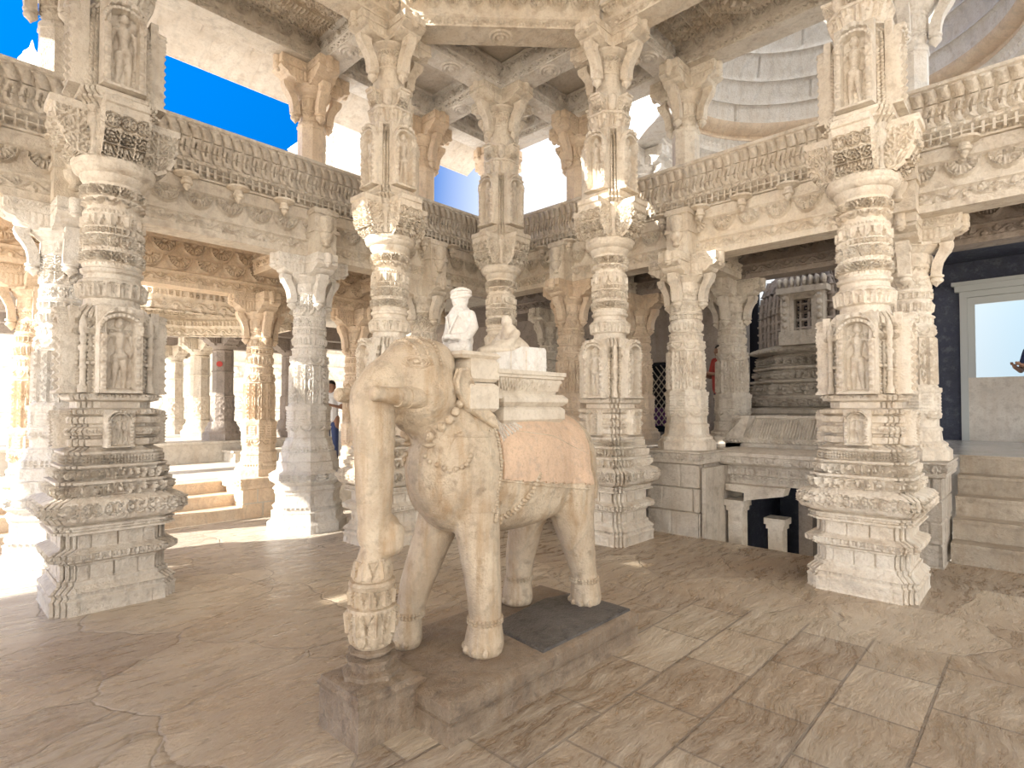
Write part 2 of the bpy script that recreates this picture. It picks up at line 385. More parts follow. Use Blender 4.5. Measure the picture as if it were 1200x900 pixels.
def relief(mb,w,h,depth,res,v=0,proj=.03,frame=True,back=.0):
    """arched niche panel in local frame: u across (x), z up, outward = -y."""
    nu=int(w/res)+1; nv=int(h/res)+1; u=np.linspace(-w/2,w/2,nu); z=np.linspace(0,h,nv); U,Z=np.meshgrid(u,z)
    un=U/h; zn=Z/h; H=np.zeros_like(U); a=w/h
    # panel thickness, arched top
    top=1-.25*np.clip(np.abs(un)/(a/2),0,1)**2.2
    H+=depth*.55
    nic=np.clip(sm(.0,.02,.27*a*1.15-np.abs(un)),0,1)*sm(0,.02,zn-.04)*sm(0,.02,.93-zn-.55*un*un/(a*a/4)*.2)
    H-=depth*.98*nic
    H+=caps_h(un,zn,deity_parts(v))*h*1.15*np.clip(depth/h/.07,.6,1.2)
    def put(m,val):
        nonlocal H
        H=np.where(m>.02,np.maximum(H,depth*val*m+H*(1-m)),H)
    if frame:
        for sx in (-1,1):
            x0=sx*a*.36; q=np.abs(un-x0); put(sm(.055*a+.01,.04*a,q)*sm(.72,.68,zn),.85+.15*np.sin(zn*70))
            x1=sx*a*.45; q=np.abs(un-x1); put(sm(.045*a,.03*a,q)*sm(.8,.76,zn),.62+.10*np.abs(np.sin(zn*34)))
        r=np.hypot(un,(zn-.70)*1.05); th=np.arctan2(zn-.7,un); up=(zn>.68)*1.0; sc=min(1,a*2.1)
        put(sm(.045,.03,np.abs(r-.30*sc))*up,.85+.35*np.abs(np.sin(th*9))); put(sm(.03,.018,np.abs(r-.225*sc))*up,.8+.15*np.abs(np.sin(th*14)))
        put(sm(.035,.03,zn),1.0)
    ew=np.clip((a/2-np.abs(un))*h/.010,0,1); H=np.where(H>0,H*ew,H)
    H=np.where(zn>top,-back,H)
    V=np.stack([U,-(H+proj),Z],-1).reshape(-1,3); idx=np.arange(nu*nv).reshape(nv,nu)
    F=np.stack([idx[:-1,:-1],idx[:-1,1:],idx[1:,1:],idx[1:,:-1]],-1).reshape(-1,4).tolist()
    # side skirts back to the block
    n0=len(V); bd=list(idx[0,:])+list(idx[1:,-1])+list(idx[-1,::-1][1:])+list(idx[::-1,0][1:-1])
    B=V[bd].copy(); B[:,1]=.05; V=np.concatenate([V,B]); m=len(bd)
    F+=[[bd[i],n0+i,n0+(i+1)%m,bd[(i+1)%m]] for i in range(m)]; F.append([n0+i for i in range(m)])
    return mb.add(V,F)
def place(mb,start,ang,n,z):
    # local outward -y  ->  direction ang, at distance n from the axis
    c,s=math.cos(ang+PI/2),math.sin(ang+PI/2)
    mat=np.array([[c,-s,0,n*math.cos(ang)],[s,c,0,n*math.sin(ang)],[0,0,1,z],[0,0,0,1]]); return mb.xf(mat,start)
# ================================================================== layout constants
a_,b_=1.935,2.80
XA=-a_-b_
PL_Y,PR_X=1.40,1.30          # axes of the outer (one storey) rows
BZ=6.28                      # underside of the upper beams
AZ=3.62                      # underside of the lower architrave
R1=.010
def cheek(mb,prof,nin,x,s,pat,amp,c,res=.009):
    """carved plate on the side of a bracket; prof: [(n,z)] rising in z"""
    zs=[p[1] for p in prof]; ns=[p[0] for p in prof]; z0,z1=zs[0],zs[-1]; nv=max(4,int((z1-z0)/res)); nu=max(4,int((max(ns)-nin)/res))
    u=np.linspace(0,1,nu+1); z=np.linspace(z0,z1,nv+1); U,Z=np.meshgrid(u,z); E=np.interp(Z,zs,ns); Nn=nin+(E-nin)*U
    H=(pat(Nn+.013,(Z-z0)/c%1.0,c,c=c)-.35)*amp*1.5; edge=(U<.001)|(U>.999)|(Z<z0+1e-5)|(Z>z1-1e-5); H=np.where(edge,-.004,np.maximum(H,-.002)+.003)
    X=x+s*H; V=np.stack([X,-Nn,Z],-1).reshape(-1,3); i=np.arange(V.shape[0]).reshape(nv+1,nu+1)
    F=np.stack([i[:-1,:-1],i[:-1,1:],i[1:,1:],i[1:,:-1]],-1).reshape(-1,4)
    if s>0: F=F[:,::-1]
    mb.add(V,F)
def scroll_bracket(mb,ang,n0,n1,z0,z1,w,amp=.03):
    st=len(mb.V); H=z1-z0
    pr=[(n0,z0),(n0+.25*(n1-n0),z0+.02*H),(n0+.62*(n1-n0),z0+.16*H),(n0+.85*(n1-n0),z0+.42*H),(n1,z0+.72*H),(n1,z0+.86*H)]
    P,Mi,S,_=line_path((-w/2,0),(w/2,0),R1*.9)
    segs=chain([pr[0],(*pr[1],),(*pr[2],P_lace,amp,dict(c=.11)),(*pr[3],P_lace,amp,dict(c=.11)),(*pr[4],P_ros,amp,dict(c=.11)),pr[5],(n1+.02,z0+.88*H),(n1+.02,z1),(n0-.1,z1),(n0-.1,z0),(n0,z0)])
    sweep(mb,(P,Mi,S,False),segs,R1*.9)
    for s in (-1,1): cheek(mb,pr,n0-.05,s*w/2,s,P_lace,amp*.7,H*.33)
    place(mb,st,ang,0,0)
def console(mb,ang,n0,n1,z0,z1,w):
    """S-shaped strut with a hanging lotus bud"""
    st=len(mb.V); H=z1-z0; L=n1-n0
    q=[(1,0),(.99,-.10),(.90,-.20),(.74,-.32),(.60,-.45),(.54,-.60),(.52,-.78),(.14,-.78),(.16,-.60),(.22,-.45),(.34,-.30),(.46,-.17),(.50,-.07),(.45,0)]
    mb.prism([(-(n0+a*L),z1+b*H) for a,b in q],-w/2,w/2,axis='x')
    r=w*.55; cx=-(n0+.33*L)
    mb.lathe([(r*.8,z1-.80*H+.02),(r*1.05,z1-.77*H),(r*1.05,z1-.81*H),(r*.75,z1-.83*H),(r,z1-.88*H),(r*.95,z1-.92*H),(r*.6,z1-.96*H),(r*.3,z0),(.004,z0-.04*H)],12,(0,cx,0))
    for s in (-1,1):
        mb.lathe([(.001,0),(.035,.0),(.035,.012),(.02,.016),(.001,.02)],10) ; m4=np.array(Matrix.Translation((s*w/2,-(n0+.76*L),z1-.18*H))@Matrix.Rotation(s*PI/2,4,'Y')); mb.xf(m4,len(mb.V)-1)
    place(mb,st,ang,0,0)
def beam_bracket(mb,ang,reach,z0,z1,w,amp=.012):
    """stepped capital arm below a beam"""
    st=len(mb.V); H=z1-z0
    prof=[(0,z0),(reach*.50,z0),(reach*.56,z0+.05*H),(reach*.60,z0+.13*H),(reach*.72,z0+.18*H),(reach*.78,z0+.26*H),(reach*.80,z0+.34*H),(reach*.92,z0+.40*H),(reach*.99,z0+.50*H),(reach*.97,z0+.60*H),(reach*.93,z0+.64*H),(reach*.97,z0+.68*H),(reach*.97,z1),(0,z1)]
    n=len(prof); V=[(x,-h,z) for x in (-w/2,w/2) for h,z in prof]
    F=[list(range(n)),list(range(n,2*n))[::-1]]+[[i,n+i,n+(i+1)%n,(i+1)%n] for i in range(n)]
    mb.add(V,F)
    for s in (-1,1):
        cheek(mb,[(reach*.93,z0+.68*H),(reach*.93,z1-.01)],.12,s*w/2,s,P_scroll,amp*1.2,.32*H,.010)
        cheek(mb,[(reach*.66,z0+.16*H),(reach*.72,z0+.34*H),(reach*.86,z0+.46*H),(reach*.86,z0+.60*H)],.12,s*w/2,s,P_groove,amp*.6,.05,.010)
        mb.box((s*w/2-.012,-reach*.95,z0+.60*H),(s*w/2+.012,-.1,z0+.66*H)) ; mb.box((s*w/2-.010,-reach*.60,z0),(s*w/2+.010,-.1,z0+.10*H))
    mb.lathe([(.02,z0+.36*H),(.045,z0+.44*H),(.04,z0+.5*H),(.055,z0+.56*H),(.055,z0+.70*H),(.05,z0+.72*H),(.055,z0+.9*H),(.05,z1)],10,(0,-reach*.97,0))
    place(mb,st,ang,0,0)
# ================================================================== tall column
def tall_column(label,group,diag=None):
    t=thing('carved_temple_column',label,'column',group=group); mm=M['marble']
    np_=lambda res=R1: poly_path(notch(.425,.328),res)
    b=MB(); sweep(b,np_(),chain([(0,0),(0,.10,P_brick,.006,dict(c=.5)),(0,.115),(-.008,.12),(-.008,.165,P_arc,.010,dict(c=.045)),(0,.17),(-.03,.20),(-.05,.215),(-.05,.25)]))
    b.build('plinth_moulding',mm,t)
    b=MB(); sweep(b,np_(),chain([(-.06,.25),(-.06,.375,P_brick,.012,dict(c=.21)),(-.06,.385),(-.02,.40),(0,.41),(.005,.465,P_dia,.010,dict(c=.06)),(-.02,.48),(-.06,.49),(-.06,.61,P_brick,.012,dict(c=.23))]))
    b.build('dado',mm,t)
    b=MB(); sweep(b,np_(),chain([(-.06,.61),(-.01,.618),(-.01,.635),(-.03,.64),(-.03,.66,P_pil,.008,dict(c=.11)),(-.012,.665),(-.012,.68),(-.04,.69),(.03,.715),(.04,.73),(.05,.75),(.045,.86,P_ros,.024,dict(c=.118,pet=10)),(.03,.875),(-.02,.89),(-.03,.90)]))
    b.build('lotus_band',mm,t)
    b=MB(); sweep(b,np_(),chain([(-.03,.90),(-.03,1.00,P_figs,.030,dict(c=.085)),(-.028,1.01),(-.028,1.022),(-.068,1.026),(-.068,1.12,P_figs,.030,dict(c=.06)),(-.06,1.13),(-.06,1.145),(-.095,1.15),(-.095,1.225,P_hole,.016,dict(c=.03)),(-.085,1.235),(-.085,1.25),(-.13,1.27)]),.008)
    b.build('animal_frieze',mm,t)
    b=MB(); sweep(b,np_(.009),chain([(-.13,1.27),(-.15,1.285),(-.115,1.30),(-.11,1.325),(-.115,1.35),(-.15,1.36),(-.15,1.375),(-.105,1.385),(-.10,1.40),(-.10,1.43,P_bead,.012,dict(c=.03)),(-.105,1.44),(-.14,1.455),(-.14,1.47),(-.11,1.48),(-.105,1.51),(-.115,1.53),(-.145,1.54),(-.105,1.555),(-.10,1.59,P_leaf,.012,dict(c=.03)),(-.17,1.605),(-.17,1.655)]),.008)
    nb=b.build('niche_block',mm,t)
    for k in range(4):
        b=MB(); st=len(b.V); relief(b,.21,.30,.045,.0065,v=k%2,proj=.02); place(b,st,-PI/2+k*PI/2,.335,1.285); b.build('niche_figure',mm,nb)
    b=MB(); sweep(b,np_(.009),chain([(-.17,1.655),(-.12,1.67),(-.115,1.69),(-.115,1.715,P_leaf,.014,dict(c=.04)),(-.165,1.73),(-.165,1.95,P_pil,.012,dict(c=.075)),(-.145,1.96),(-.145,1.98),(-.165,1.99),(-.165,2.20,P_pil,.012,dict(c=.075)),(-.14,2.21),(-.14,2.25,P_hole,.01,dict(c=.03)),(-.165,2.28),(-.16,2.34,P_hole,.014,dict(c=.03)),(-.17,2.39),(-.20,2.44),(-.23,2.47)]),.008)
    fb=b.build('figure_block',mm,t)
    for k in range(4):
        b=MB(); st=len(b.V); relief(b,.32,.71,.075,.0058,v=k%2,proj=.01); place(b,st,-PI/2+k*PI/2,.300,1.725)
        b.build('deity_figure',mm,fb)
    # corner colonnettes with little kiosks
    for k in range(4):
        b=MB(); an=PI/4+k*PI/2; r=.325
        c=(r*math.cos(an),r*math.sin(an),0); b.lathe([(.035,1.73),(.035,1.78),(.022,1.80),(.022,1.92),(.03,1.93),(.022,1.95),(.022,2.06),(.034,2.08),(.034,2.1),(.018,2.12),(.028,2.16),(.02,2.2),(.03,2.24),(.028,2.30),(.01,2.36)],10,c); b.build('colonnette',mm,fb)
    cp=circ_path(150,.215)
    b=MB(); sweep(b,cp,chain([(.215,2.45),(.20,2.49),(.20,2.52),(.225,2.53),(.240,2.655,P_leaf,.020,dict(c=.0752)),(.235,2.67),(.205,2.69),(.200,2.73),(.222,2.745),(.225,2.77),(.205,2.785),(.205,2.80)]),.008)
    b.build('leaf_collar',mm,t)
    c_=.215*2*PI
    b=MB(); sweep(b,cp,chain([(.206,2.80),(.206,2.825,P_bead,.008,dict(c=c_/60)),(.206,2.92,P_lace,.027,dict(c=c_/14)),(.207,2.93),(.207,2.95,P_bead,.008,dict(c=c_/60)),(.205,2.955),(.205,3.06,P_ros,.027,dict(c=c_/12)),(.207,3.07),(.207,3.12,P_dia,.021,dict(c=c_/30)),(.205,3.13),(.205,3.23,P_tongue,.027,dict(c=c_/12)),(.207,3.24),(.207,3.27,P_bead,.01,dict(c=c_/44)),(.205,3.275),(.205,3.37,P_arc,.027,dict(c=c_/12)),(.207,3.38),(.207,3.475,P_lace,.030,dict(c=c_/12)),(.205,3.485),(.205,3.50)]),.0075)
    b.build('shaft',mm,t)
    b=MB(); b.lathe([(.205,3.50),(.215,3.51),(.235,3.54),(.24,3.57),(.25,3.575),(.285,3.60),(.292,3.62),(.290,3.63),(.298,3.64),(.302,3.66),(.298,3.68),(.20,3.70)],48); b.build('capital_disc',mm,t)
    b=MB(); sweep(b,poly_path(notch(.21,.15),.02),chain([(0,3.68),(0,4.12)])); sweep(b,poly_path(notch(.07,.05,2),.02),chain([(0,3.68),(0,3.7)]))
    for k in range(4):
        an=PI/4+k*PI/2; b.lathe([(.05,3.69),(.03,3.74),(.03,3.9),(.05,3.94),(.06,4.0),(.04,4.05),(.06,4.1)],10,(.24*math.cos(an),.24*math.sin(an),0))
    core=b.build('bracket_core',mm,t)
    for k in range(4):
        b=MB(); scroll_bracket(b,k*PI/2,.20,.44,3.68,4.12,.30); b.build('scroll_bracket',mm,t)
    b=MB(); sweep(b,poly_path(notch(.26,.17),R1),chain([(-.02,4.10),(0,4.13),(.03,4.14),(.03,4.16),(0,4.17),(-.02,4.19),(.01,4.22),(.01,4.25),(-.02,4.26),(-.03,4.80,P_pil,.014,dict(c=.055)),(-.045,4.95,P_hole,.012,dict(c=.03)),(-.07,5.0),(-.10,5.04)]),.01)
    ub=b.build('upper_figure_block',mm,t)
    for k in range(4):
        b=MB(); st=len(b.V); relief(b,.32,.76,.07,.0068,v=2 if k!=3 else 1,proj=.01); place(b,st,-PI/2+k*PI/2,.265,4.26); b.build('standing_figure',mm,ub)
    b=MB(); sweep(b,oct_path(.175,R1),chain([(0,5.02),(.03,5.04),(.02,5.06),(.075,5.21,P_leaf,.018,dict(c=.045)),(.085,5.215),(.085,5.24),(.03,5.25),(.01,5.26),(.01,5.46)]),.009)
    for k in range(4):
        st=len(b.V); scroll_bracket(b,k*PI/2,.14,.30,5.26,5.46,.13,.018)
    for k in range(4):
        an=PI/4+k*PI/2; b.lathe([(.02,5.26),(.05,5.29),(.06,5.34),(.055,5.38),(.06,5.39),(.06,5.44),(.04,5.46)],10,(.20*math.cos(an),.20*math.sin(an),0))
    b.build('leaf_capital',mm,t)
    cp2=circ_path(96,.17); c2=.17*2*PI
    b=MB(); sweep(b,poly_path([(.18*math.cos(2*PI*k/16),.18*math.sin(2*PI*k/16)) for k in range(16)],.02),chain([(0,5.46),(0,5.50),(-.01,5.505),(-.01,5.74),(.004,5.75),(.004,5.77)]))
    sweep(b,cp2,chain([(.178,5.76),(.178,5.80,P_bead,.010,dict(c=c2/36)),(.170,5.805),(.170,5.89,P_tongue,.016,dict(c=c2/10)),(.178,5.90),(.178,5.97,P_lace,.014,dict(c=c2/14)),(.18,5.99)]),.009)
    b.build('upper_shaft',mm,t)
    b=MB(); b.lathe([(.18,5.98),(.20,5.99),(.24,6.02),(.245,6.04),(.26,6.05),(.27,6.075),(.24,6.085)],32)
    angs=[k*PI/2 for k in range(4)]+([diag] if diag is not None else [])
    for an in angs: beam_bracket(b,an,.52,6.04,BZ,.30)
    b.build('beam_capital',mm,t)
    for an in angs:
        b=MB(); console(b,an,.16,.46,5.56,6.05,.11); b.build('pendant_strut',mm,t)
    return t
def move(t,x,y,z=0,rz=0): t.location=(x,y,z); t.rotation_euler=(0,0,rz); return t
def relabel(t,label): t['label']=label; return t
def remat(t,mat):
    for ch in t.children:
        if ch.type=='MESH':
            ch.material_slots[0].link='OBJECT'; ch.material_slots[0].material=mat
        remat(ch,mat)
    return t
G='tall carved columns around the hall'
TA=tall_column('',G); 
def tall(x,y,label,mat=None,rz=0):
    t=copy_tree(TA); move(t,x,y,0,rz); relabel(t,label)
    if mat: remat(t,M[mat])
    return t
tall(-a_,0,'tall carved marble column rising behind the head of the stone elephant')
tall(0,0,'tall carved marble column at the far corner, behind the turbaned rider')
tall(0,-a_,'tall carved marble column just behind the rump of the stone elephant','marble')
tall(0,XA,'tall carved marble column nearest the stairs on the right, sunlit cream stone','marble')
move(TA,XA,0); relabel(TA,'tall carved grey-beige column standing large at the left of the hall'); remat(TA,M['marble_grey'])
# ================================================================== one storey octagonal column
def gallery_column(name='gallery_column',h=AZ,base=True,round_top=False):
    t=thing(name,'','column'); mm=M['marble']; pa=oct_path(.21,R1)
    if base:
        b=MB(); sweep(b,pa,chain([(.26,0),(.26,.11,P_brick,.006,dict(c=.3)),(.25,.12),(.215,.15),(.215,.26,P_brick,.008,dict(c=.3)),(.18,.28),(.19,.30),(.20,.33,P_hole,.008,dict(c=.03)),(.17,.36),(.17,.48,P_brick,.008,dict(c=.3)),(.18,.50),(.17,.52),(.20,.55),(.16,.60),(.20,.63)]))
        b.build('octagonal_base',mm,t)
        b=MB(); sweep(b,pa,chain([(.20,.63),(.23,.655),(.23,.665),(.22,.755,P_ros,.022,dict(c=.09)),(.20,.77),(.16,.79),(.155,.90,P_brick,.004,dict(c=.4)),(.13,.91),(.12,1.02),(.095,1.03),(.09,1.10,P_hole,.010,dict(c=.035)),(.08,1.11),(.07,1.17)]))
        b.build('lotus_band',mm,t)
    z0=1.17 if base else .30
    if not base:
        b=MB(); sweep(b,pa,chain([(.14,0),(.14,.10),(.10,.14),(.10,.17,P_hole,.008,dict(c=.03)),(.06,.20),(.05,.30)])); b.build('octagonal_base',mm,t)
    zp=z0+.46
    b=MB(); sweep(b,pa,chain([(.06,z0),(.06,z0+.03),(.045,z0+.04),(.045,z0+.20,P_arc,.014,dict(c=.15)),(.055,z0+.22),(.055,z0+.25,P_dia,.010,dict(c=.04)),(.045,z0+.27),(.045,zp-.06,P_pil,.008,dict(c=.12)),(.06,zp-.04),(.06,zp)])); b.build('pedestal_drum',mm,t)
    zt=zp+.64
    b=MB(); sweep(b,pa,chain([(.03,zp),(.03,zp+.02),(.022,zp+.03),(.018,zt-.10,P_dia,.018,dict(c=.09)),(.012,zt,P_arc,.014,dict(c=.17)),(.02,zt+.01),(.02,zt+.03)])); b.build('panelled_shaft',mm,t)
    cp=circ_path(120,.2); c_=.2*2*PI; z=zt+.03; e=h-.50; d=(e-z)
    b=MB(); sweep(b,cp,chain([(.225,z),(.215,z+.02),(.215,z+.07,P_leaf,.014,dict(c=c_/24)),(.225,z+.08),(.225,z+.10,P_bead,.008,dict(c=c_/48)),(.195,z+.12),(.20,z+.14),(.215,z+.24,P_tongue,.016,dict(c=c_/20)),(.205,z+.26),(.20,z+.28),(.205,z+.36,P_hole,.014,dict(c=c_/22)),(.215,z+.37),(.215,z+.39),(.195,z+.40),(.195,z+.50,P_ros,.014,dict(c=c_/12)),(.20,z+.52),(.195,z+.53),(.195,e,P_lace if round_top else P_arc,.016,dict(c=c_/12)),(.205,e+.02)]))
    b.build('ringed_neck',mm,t)
    b=MB(); sweep(b,circ_path(64,.2),chain([(.195,e+.01),(.195,e+.14,P_tongue,.014,dict(c=c_/10)),(.21,e+.15),(.24,e+.18),(.25,e+.20),(.27,e+.21),(.275,e+.24),(.24,e+.26)]))
    for k in range(4): beam_bracket(b,k*PI/2,.50,e+.22,h,.28)
    b.build('bracket_capital',mm,t)
    for k in range(4):
        b=MB(); console(b,k*PI/2,.17,.40,e-.20,e+.24,.12); b.build('pendant_strut',mm,t)
    return t
P0=gallery_column(round_top=True)
GP='one-storey columns under the gallery'
def gal(src,x,y,z,label,mat=None,rz=0,group=GP,sz=1):
    t=copy_tree(src); move(t,x,y,z,rz); relabel(t,label); t['group']=group
    if sz!=1: t.scale=(.88,.88,sz)
    if mat: remat(t,M[mat])
    return t
gal(P0,-2.27,PL_Y,0,'pale octagonal column on a flaring base at the right end of the left steps','marble_white')
gal(P0,-.36,PL_Y,0,'octagonal column half hidden behind the tall column above the elephant head','marble')
move(P0,-4.86,PL_Y); relabel(P0,'pale column with a white flaring base, just behind the big left column'); P0['group']=GP; remat(P0,M['marble_white'])
P2=gallery_column('gallery_column',h=AZ-1.06,base=False)
gal(P2,PR_X,-.30,1.06,'slim octagonal column half hidden behind the tall column at the elephant rump','marble_warm')
gal(P2,1.5,-4.86,1.06,'round-necked column peeping out right of the tall column by the stairs','marble')
move(P2,1.12,-2.40,1.06); relabel(P2,'octagonal carved column standing on a square masonry block'); P2['group']=GP
# ================================================================== upper gallery columns (stand on the gallery roof)
def short_column():
    t=thing('upper_gallery_column','','column'); mm=M['marble']; z0=4.32; c_=.17*2*PI
    b=MB(); sweep(b,oct_path(.17,.02),chain([(0,z0),(0,5.42),(.012,5.43),(.012,5.46)])); b.build('shaft',mm,t)
    b=MB(); sweep(b,circ_path(96,.17),chain([(.165,5.45),(.178,5.47),(.178,5.50,P_bead,.008,dict(c=c_/36)),(.165,5.51),(.165,5.63,P_arc,.016,dict(c=c_/10)),(.178,5.64),(.165,5.66),(.165,5.82,P_tongue,.016,dict(c=c_/10)),(.18,5.83),(.18,5.86),(.21,5.88),(.235,5.91),(.24,5.94),(.255,5.95),(.26,5.98),(.22,5.99)])); b.build('ringed_capital',mm,t)
    b=MB()
    for k in range(4): beam_bracket(b,k*PI/2,.50,5.96,BZ,.28)
    b.build('bracket_capital',mm,t)
    for k in range(4):
        b=MB(); console(b,k*PI/2,.15,.42,5.48,5.98,.11); b.build('pendant_strut',mm,t)
    return t
Q=short_column(); GQ='short columns standing on the gallery roof'
def qc(x,y,label,mat=None):
    return gal(Q,x+(.09 if abs(x-PR_X)<.1 else 0),y+(.09 if abs(y-PL_Y)<.05 else 0),0,label,mat,group=GQ)
qc(-2.22,PL_Y,'short roof-level column against the blue sky, left of the column behind the elephant head','marble_warm')
qc(-.32,PL_Y,'short roof-level column between the two tall columns left of centre','marble_warm')
qc(PR_X,-.36,'short roof-level column tucked left of the tall column at the elephant rump','marble_warm')
qc(PR_X,-2.28,'short roof-level column on the right parapet, dome curving behind it','marble')
qc(PR_X+.05,-4.90,'short roof-level column seen at the right edge of the right front column','marble_white')
qc(PR_X,PL_Y,'short roof-level column at the corner where the two parapets meet','marble_warm')
qc(3.1,-.55,'thin far column in front of the pale sky patch, beyond the parapet','marble_white')
move(Q,-4.92,PL_Y+.09); relabel(Q,'short roof-level column in the top left corner, cut by blue sky'); Q['group']=GQ; remat(Q,M['marble_grey'])
# ================================================================== beams
def beam(name,label,cat,p0,p1,zb,w=.34,h=.38,mat='marble',pat=P_shell,group=None,medal=True,cel=.26):
    b=MB(); hw=w/2
    side=[(hw,zb,hw,zb+.02),(hw,zb+.02,hw,zb+.10,P_scroll,.016,dict(c=.16)),(hw,zb+.10,hw+.015,zb+.11),(hw+.015,zb+.11,hw+.015,zb+.14),(hw+.015,zb+.14,hw-.01,zb+.15),(hw-.01,zb+.15,hw-.01,zb+h-.04,pat,.030,dict(c=cel)),(hw-.01,zb+h-.04,hw+.02,zb+h-.03),(hw+.02,zb+h-.03,hw+.02,zb+h)]
    other=[(-s[2],s[3],-s[0],s[1],*s[4:]) for s in side[::-1]]
    segs=side+[(hw+.02,zb+h,-hw-.02,zb+h)]+other+[(-hw,zb,hw,zb)]
    sweep(b,line_path(p0,p1,.011),segs,.011)
    if medal:
        m=((p0[0]+p1[0])/2,(p0[1]+p1[1])/2)
        b.lathe([(.001,zb-.045),(.035,zb-.038),(.05,zb-.010),(.065,zb-.010),(.085,zb-.028),(.10,zb-.006),(.115,zb-.006),(.135,zb-.020),(.155,zb+.002)],28,(m[0],m[1],0))
    o=b.build(name,M[mat]); tag(o,label,cat,group); return o
GB='carved beams under the upper ceiling'
beam('ceiling_beam','deep carved beam crossing the top of the picture above the elephant, between two tall columns','beam',(-a_+.1,0-.1),(-.1,-a_+.1),BZ,.36,.42,group=GB)
def ub(p0,p1,label,mat='marble_white',**k): return beam('ceiling_beam',label,'beam',p0,p1,BZ+.002,.32,.36,mat,group=GB,**k)
ub((XA,0),(-a_,0),'carved ceiling beam running from the big left column to the column behind the elephant head','marble')
ub((-a_,0),(0,0),'pale ceiling beam from the column behind the elephant head to the far corner column')
ub((0,0),(0,-a_),'pale ceiling beam from the far corner column to the column at the elephant rump')
ub((0,-a_),(0,XA),'carved ceiling beam running from the elephant rump column to the right front column','marble')
BY=PL_Y; BX=PR_X
for x,l in ((XA-.08,'short cross beam above the roof-level column in the top left corner'),(-2.08,'lit cross beam with a lotus medallion, above the roof-level column left of centre'),(-.16,'cross beam from the far corner column to the left parapet side')):
    ub((x,.18),(x,BY-.16),l)
for y,l in ((-.18,'cross beam from the far corner column to the right parapet side'),(-2.1,'cross beam with a lotus medallion right of the elephant rump column'),(XA-.08,'short cross beam above the right front column')):
    ub((.18,y),(BX-.16,y),l)
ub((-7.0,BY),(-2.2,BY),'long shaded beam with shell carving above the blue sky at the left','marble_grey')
ub((-2.2,BY),(BX-.17,BY),'pale beam above the left parapet between the roof-level columns')
ub((BX,BY),(BX,-2.25),'pale beam above the right parapet behind the elephant rump column')
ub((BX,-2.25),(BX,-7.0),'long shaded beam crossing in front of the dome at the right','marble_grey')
# ceilings
def cpanel(x0,y0,x1,y1,z,fn,mat,name,res=.013,amp=.05):
    nx=int((x1-x0)/res);ny=int((y1-y0)/res); X,Y=np.meshgrid(np.linspace(x0,x1,nx),np.linspace(y0,y1,ny)); H=fn(X-x0,Y-y0,x1-x0,y1-y0)*amp
    V=np.stack([X,Y,z-H],-1).reshape(-1,3); i=np.arange(nx*ny).reshape(ny,nx)
    F=np.stack([i[:-1,:-1],i[1:,:-1],i[1:,1:],i[:-1,1:]],-1).reshape(-1,4)
    b=MB(); b.add(V,F); b.box((x0,y0,z+.004),(x1,y1,z+.16)); return struct(name,b,M[mat])
def f_rows(X,Y,W,D):
    a=P_ros(X,(Y%.19)/.19,.19,.19,10)*(Y<D-.62); b=P_hole(X,np.clip((Y-(D-.60))/.12,0,1),.12,.05)*(Y>D-.60)*(Y<D-.48)
    xx=P_hole(Y,np.clip((X%1.6)/.11,0,1),.11,.05)*((X%1.6)<.11); c=P_lace(X,(Y%.16)/.16,.16,.16)*(Y>=D-.48)
    return np.where((X%1.6)<.13,xx,np.maximum.reduce([a,b,c*.8]))
def f_med(X,Y,W,D):
    cx,cy=W*.5,D*.5; S=min(W,D)*.5; u=(X-cx)/S; v=(Y-cy)/S; r=np.hypot(u,v); th=np.arctan2(v,u)
    rings=np.exp(-((r-.62)/.02)**2)+np.exp(-((r-.74)/.03)**2)*(.5+.5*np.abs(np.cos(24*th)))+np.exp(-((r-.40)/.02)**2)
    inner=(r<.60)*(r>.43)*sm(.3,.6,.5+.5*np.cos(16*th+8*r)); core=(r<.38)*sm(.3,.7,.5+.5*np.cos(6*th)*np.cos(28*r))
    lac=(r>.78)*P_lace(X,(Y%.17)/.17,.17,.17); sq=np.maximum(np.exp(-((np.abs(u)-.9)/.03)**2),np.exp(-((np.abs(v)-.9)/.03)**2)); di=np.exp(-((np.abs(u-v)-1.1)/.03)**2)+np.exp(-((np.abs(u+v)-1.1)/.03)**2)
    return np.clip(np.maximum.reduce([rings,inner,core,lac*.85,sq*1.1,di]),0,1.1)
def f_plain(X,Y,W,D): return (np.exp(-(((X%.75)-.37)/.008)**2)*-.3)+(np.exp(-(((Y%.75)-.37)/.008)**2)*-.3)
CZ=BZ+.37
cpanel(-7.0,-.0,-2.08,BY,CZ,f_rows,'marble','ceiling')
cpanel(-2.08,-.0,BX,BY,CZ,f_plain,'slab','ceiling',.03)
cpanel(0.0,-2.1,BX,-.0,CZ,f_plain,'slab','ceiling',.03)
def f_med2(X,Y,W,D): return f_med(X,(Y+0.0)%D,W,D)
cpanel(0.0,XA-.1,BX,-2.1,CZ,lambda X,Y,W,D: f_med(X*1.0,(Y-.0)*1.0,W,D) if False else f_medw(X,Y,W,D),'marble_grey','ceiling') if False else None
def f_medw(X,Y,W,D):
    # a square medallion panel with lace strips at both ends
    off=(D-W)/2; inn=(Y>off-.02)*(Y<off+W+.02); return np.where(inn,f_med(X,Y-off,W,W),P_lace(X+.05,(Y%.2)/.2,.2,.2)*.9)
cpanel(0.0,XA-.1,BX,-2.1,CZ,f_medw,'marble','ceiling',.012,.075)
cpanel(0.0,-7.0,BX,XA-.1,CZ,f_medw,'marble_grey','ceiling',.03)
b=MB(); z=CZ+.02; b.prism([(-a_,0),(0,0),(0,-a_)],z,z+.15,axis='z'); struct('ceiling',b,M['slab'])
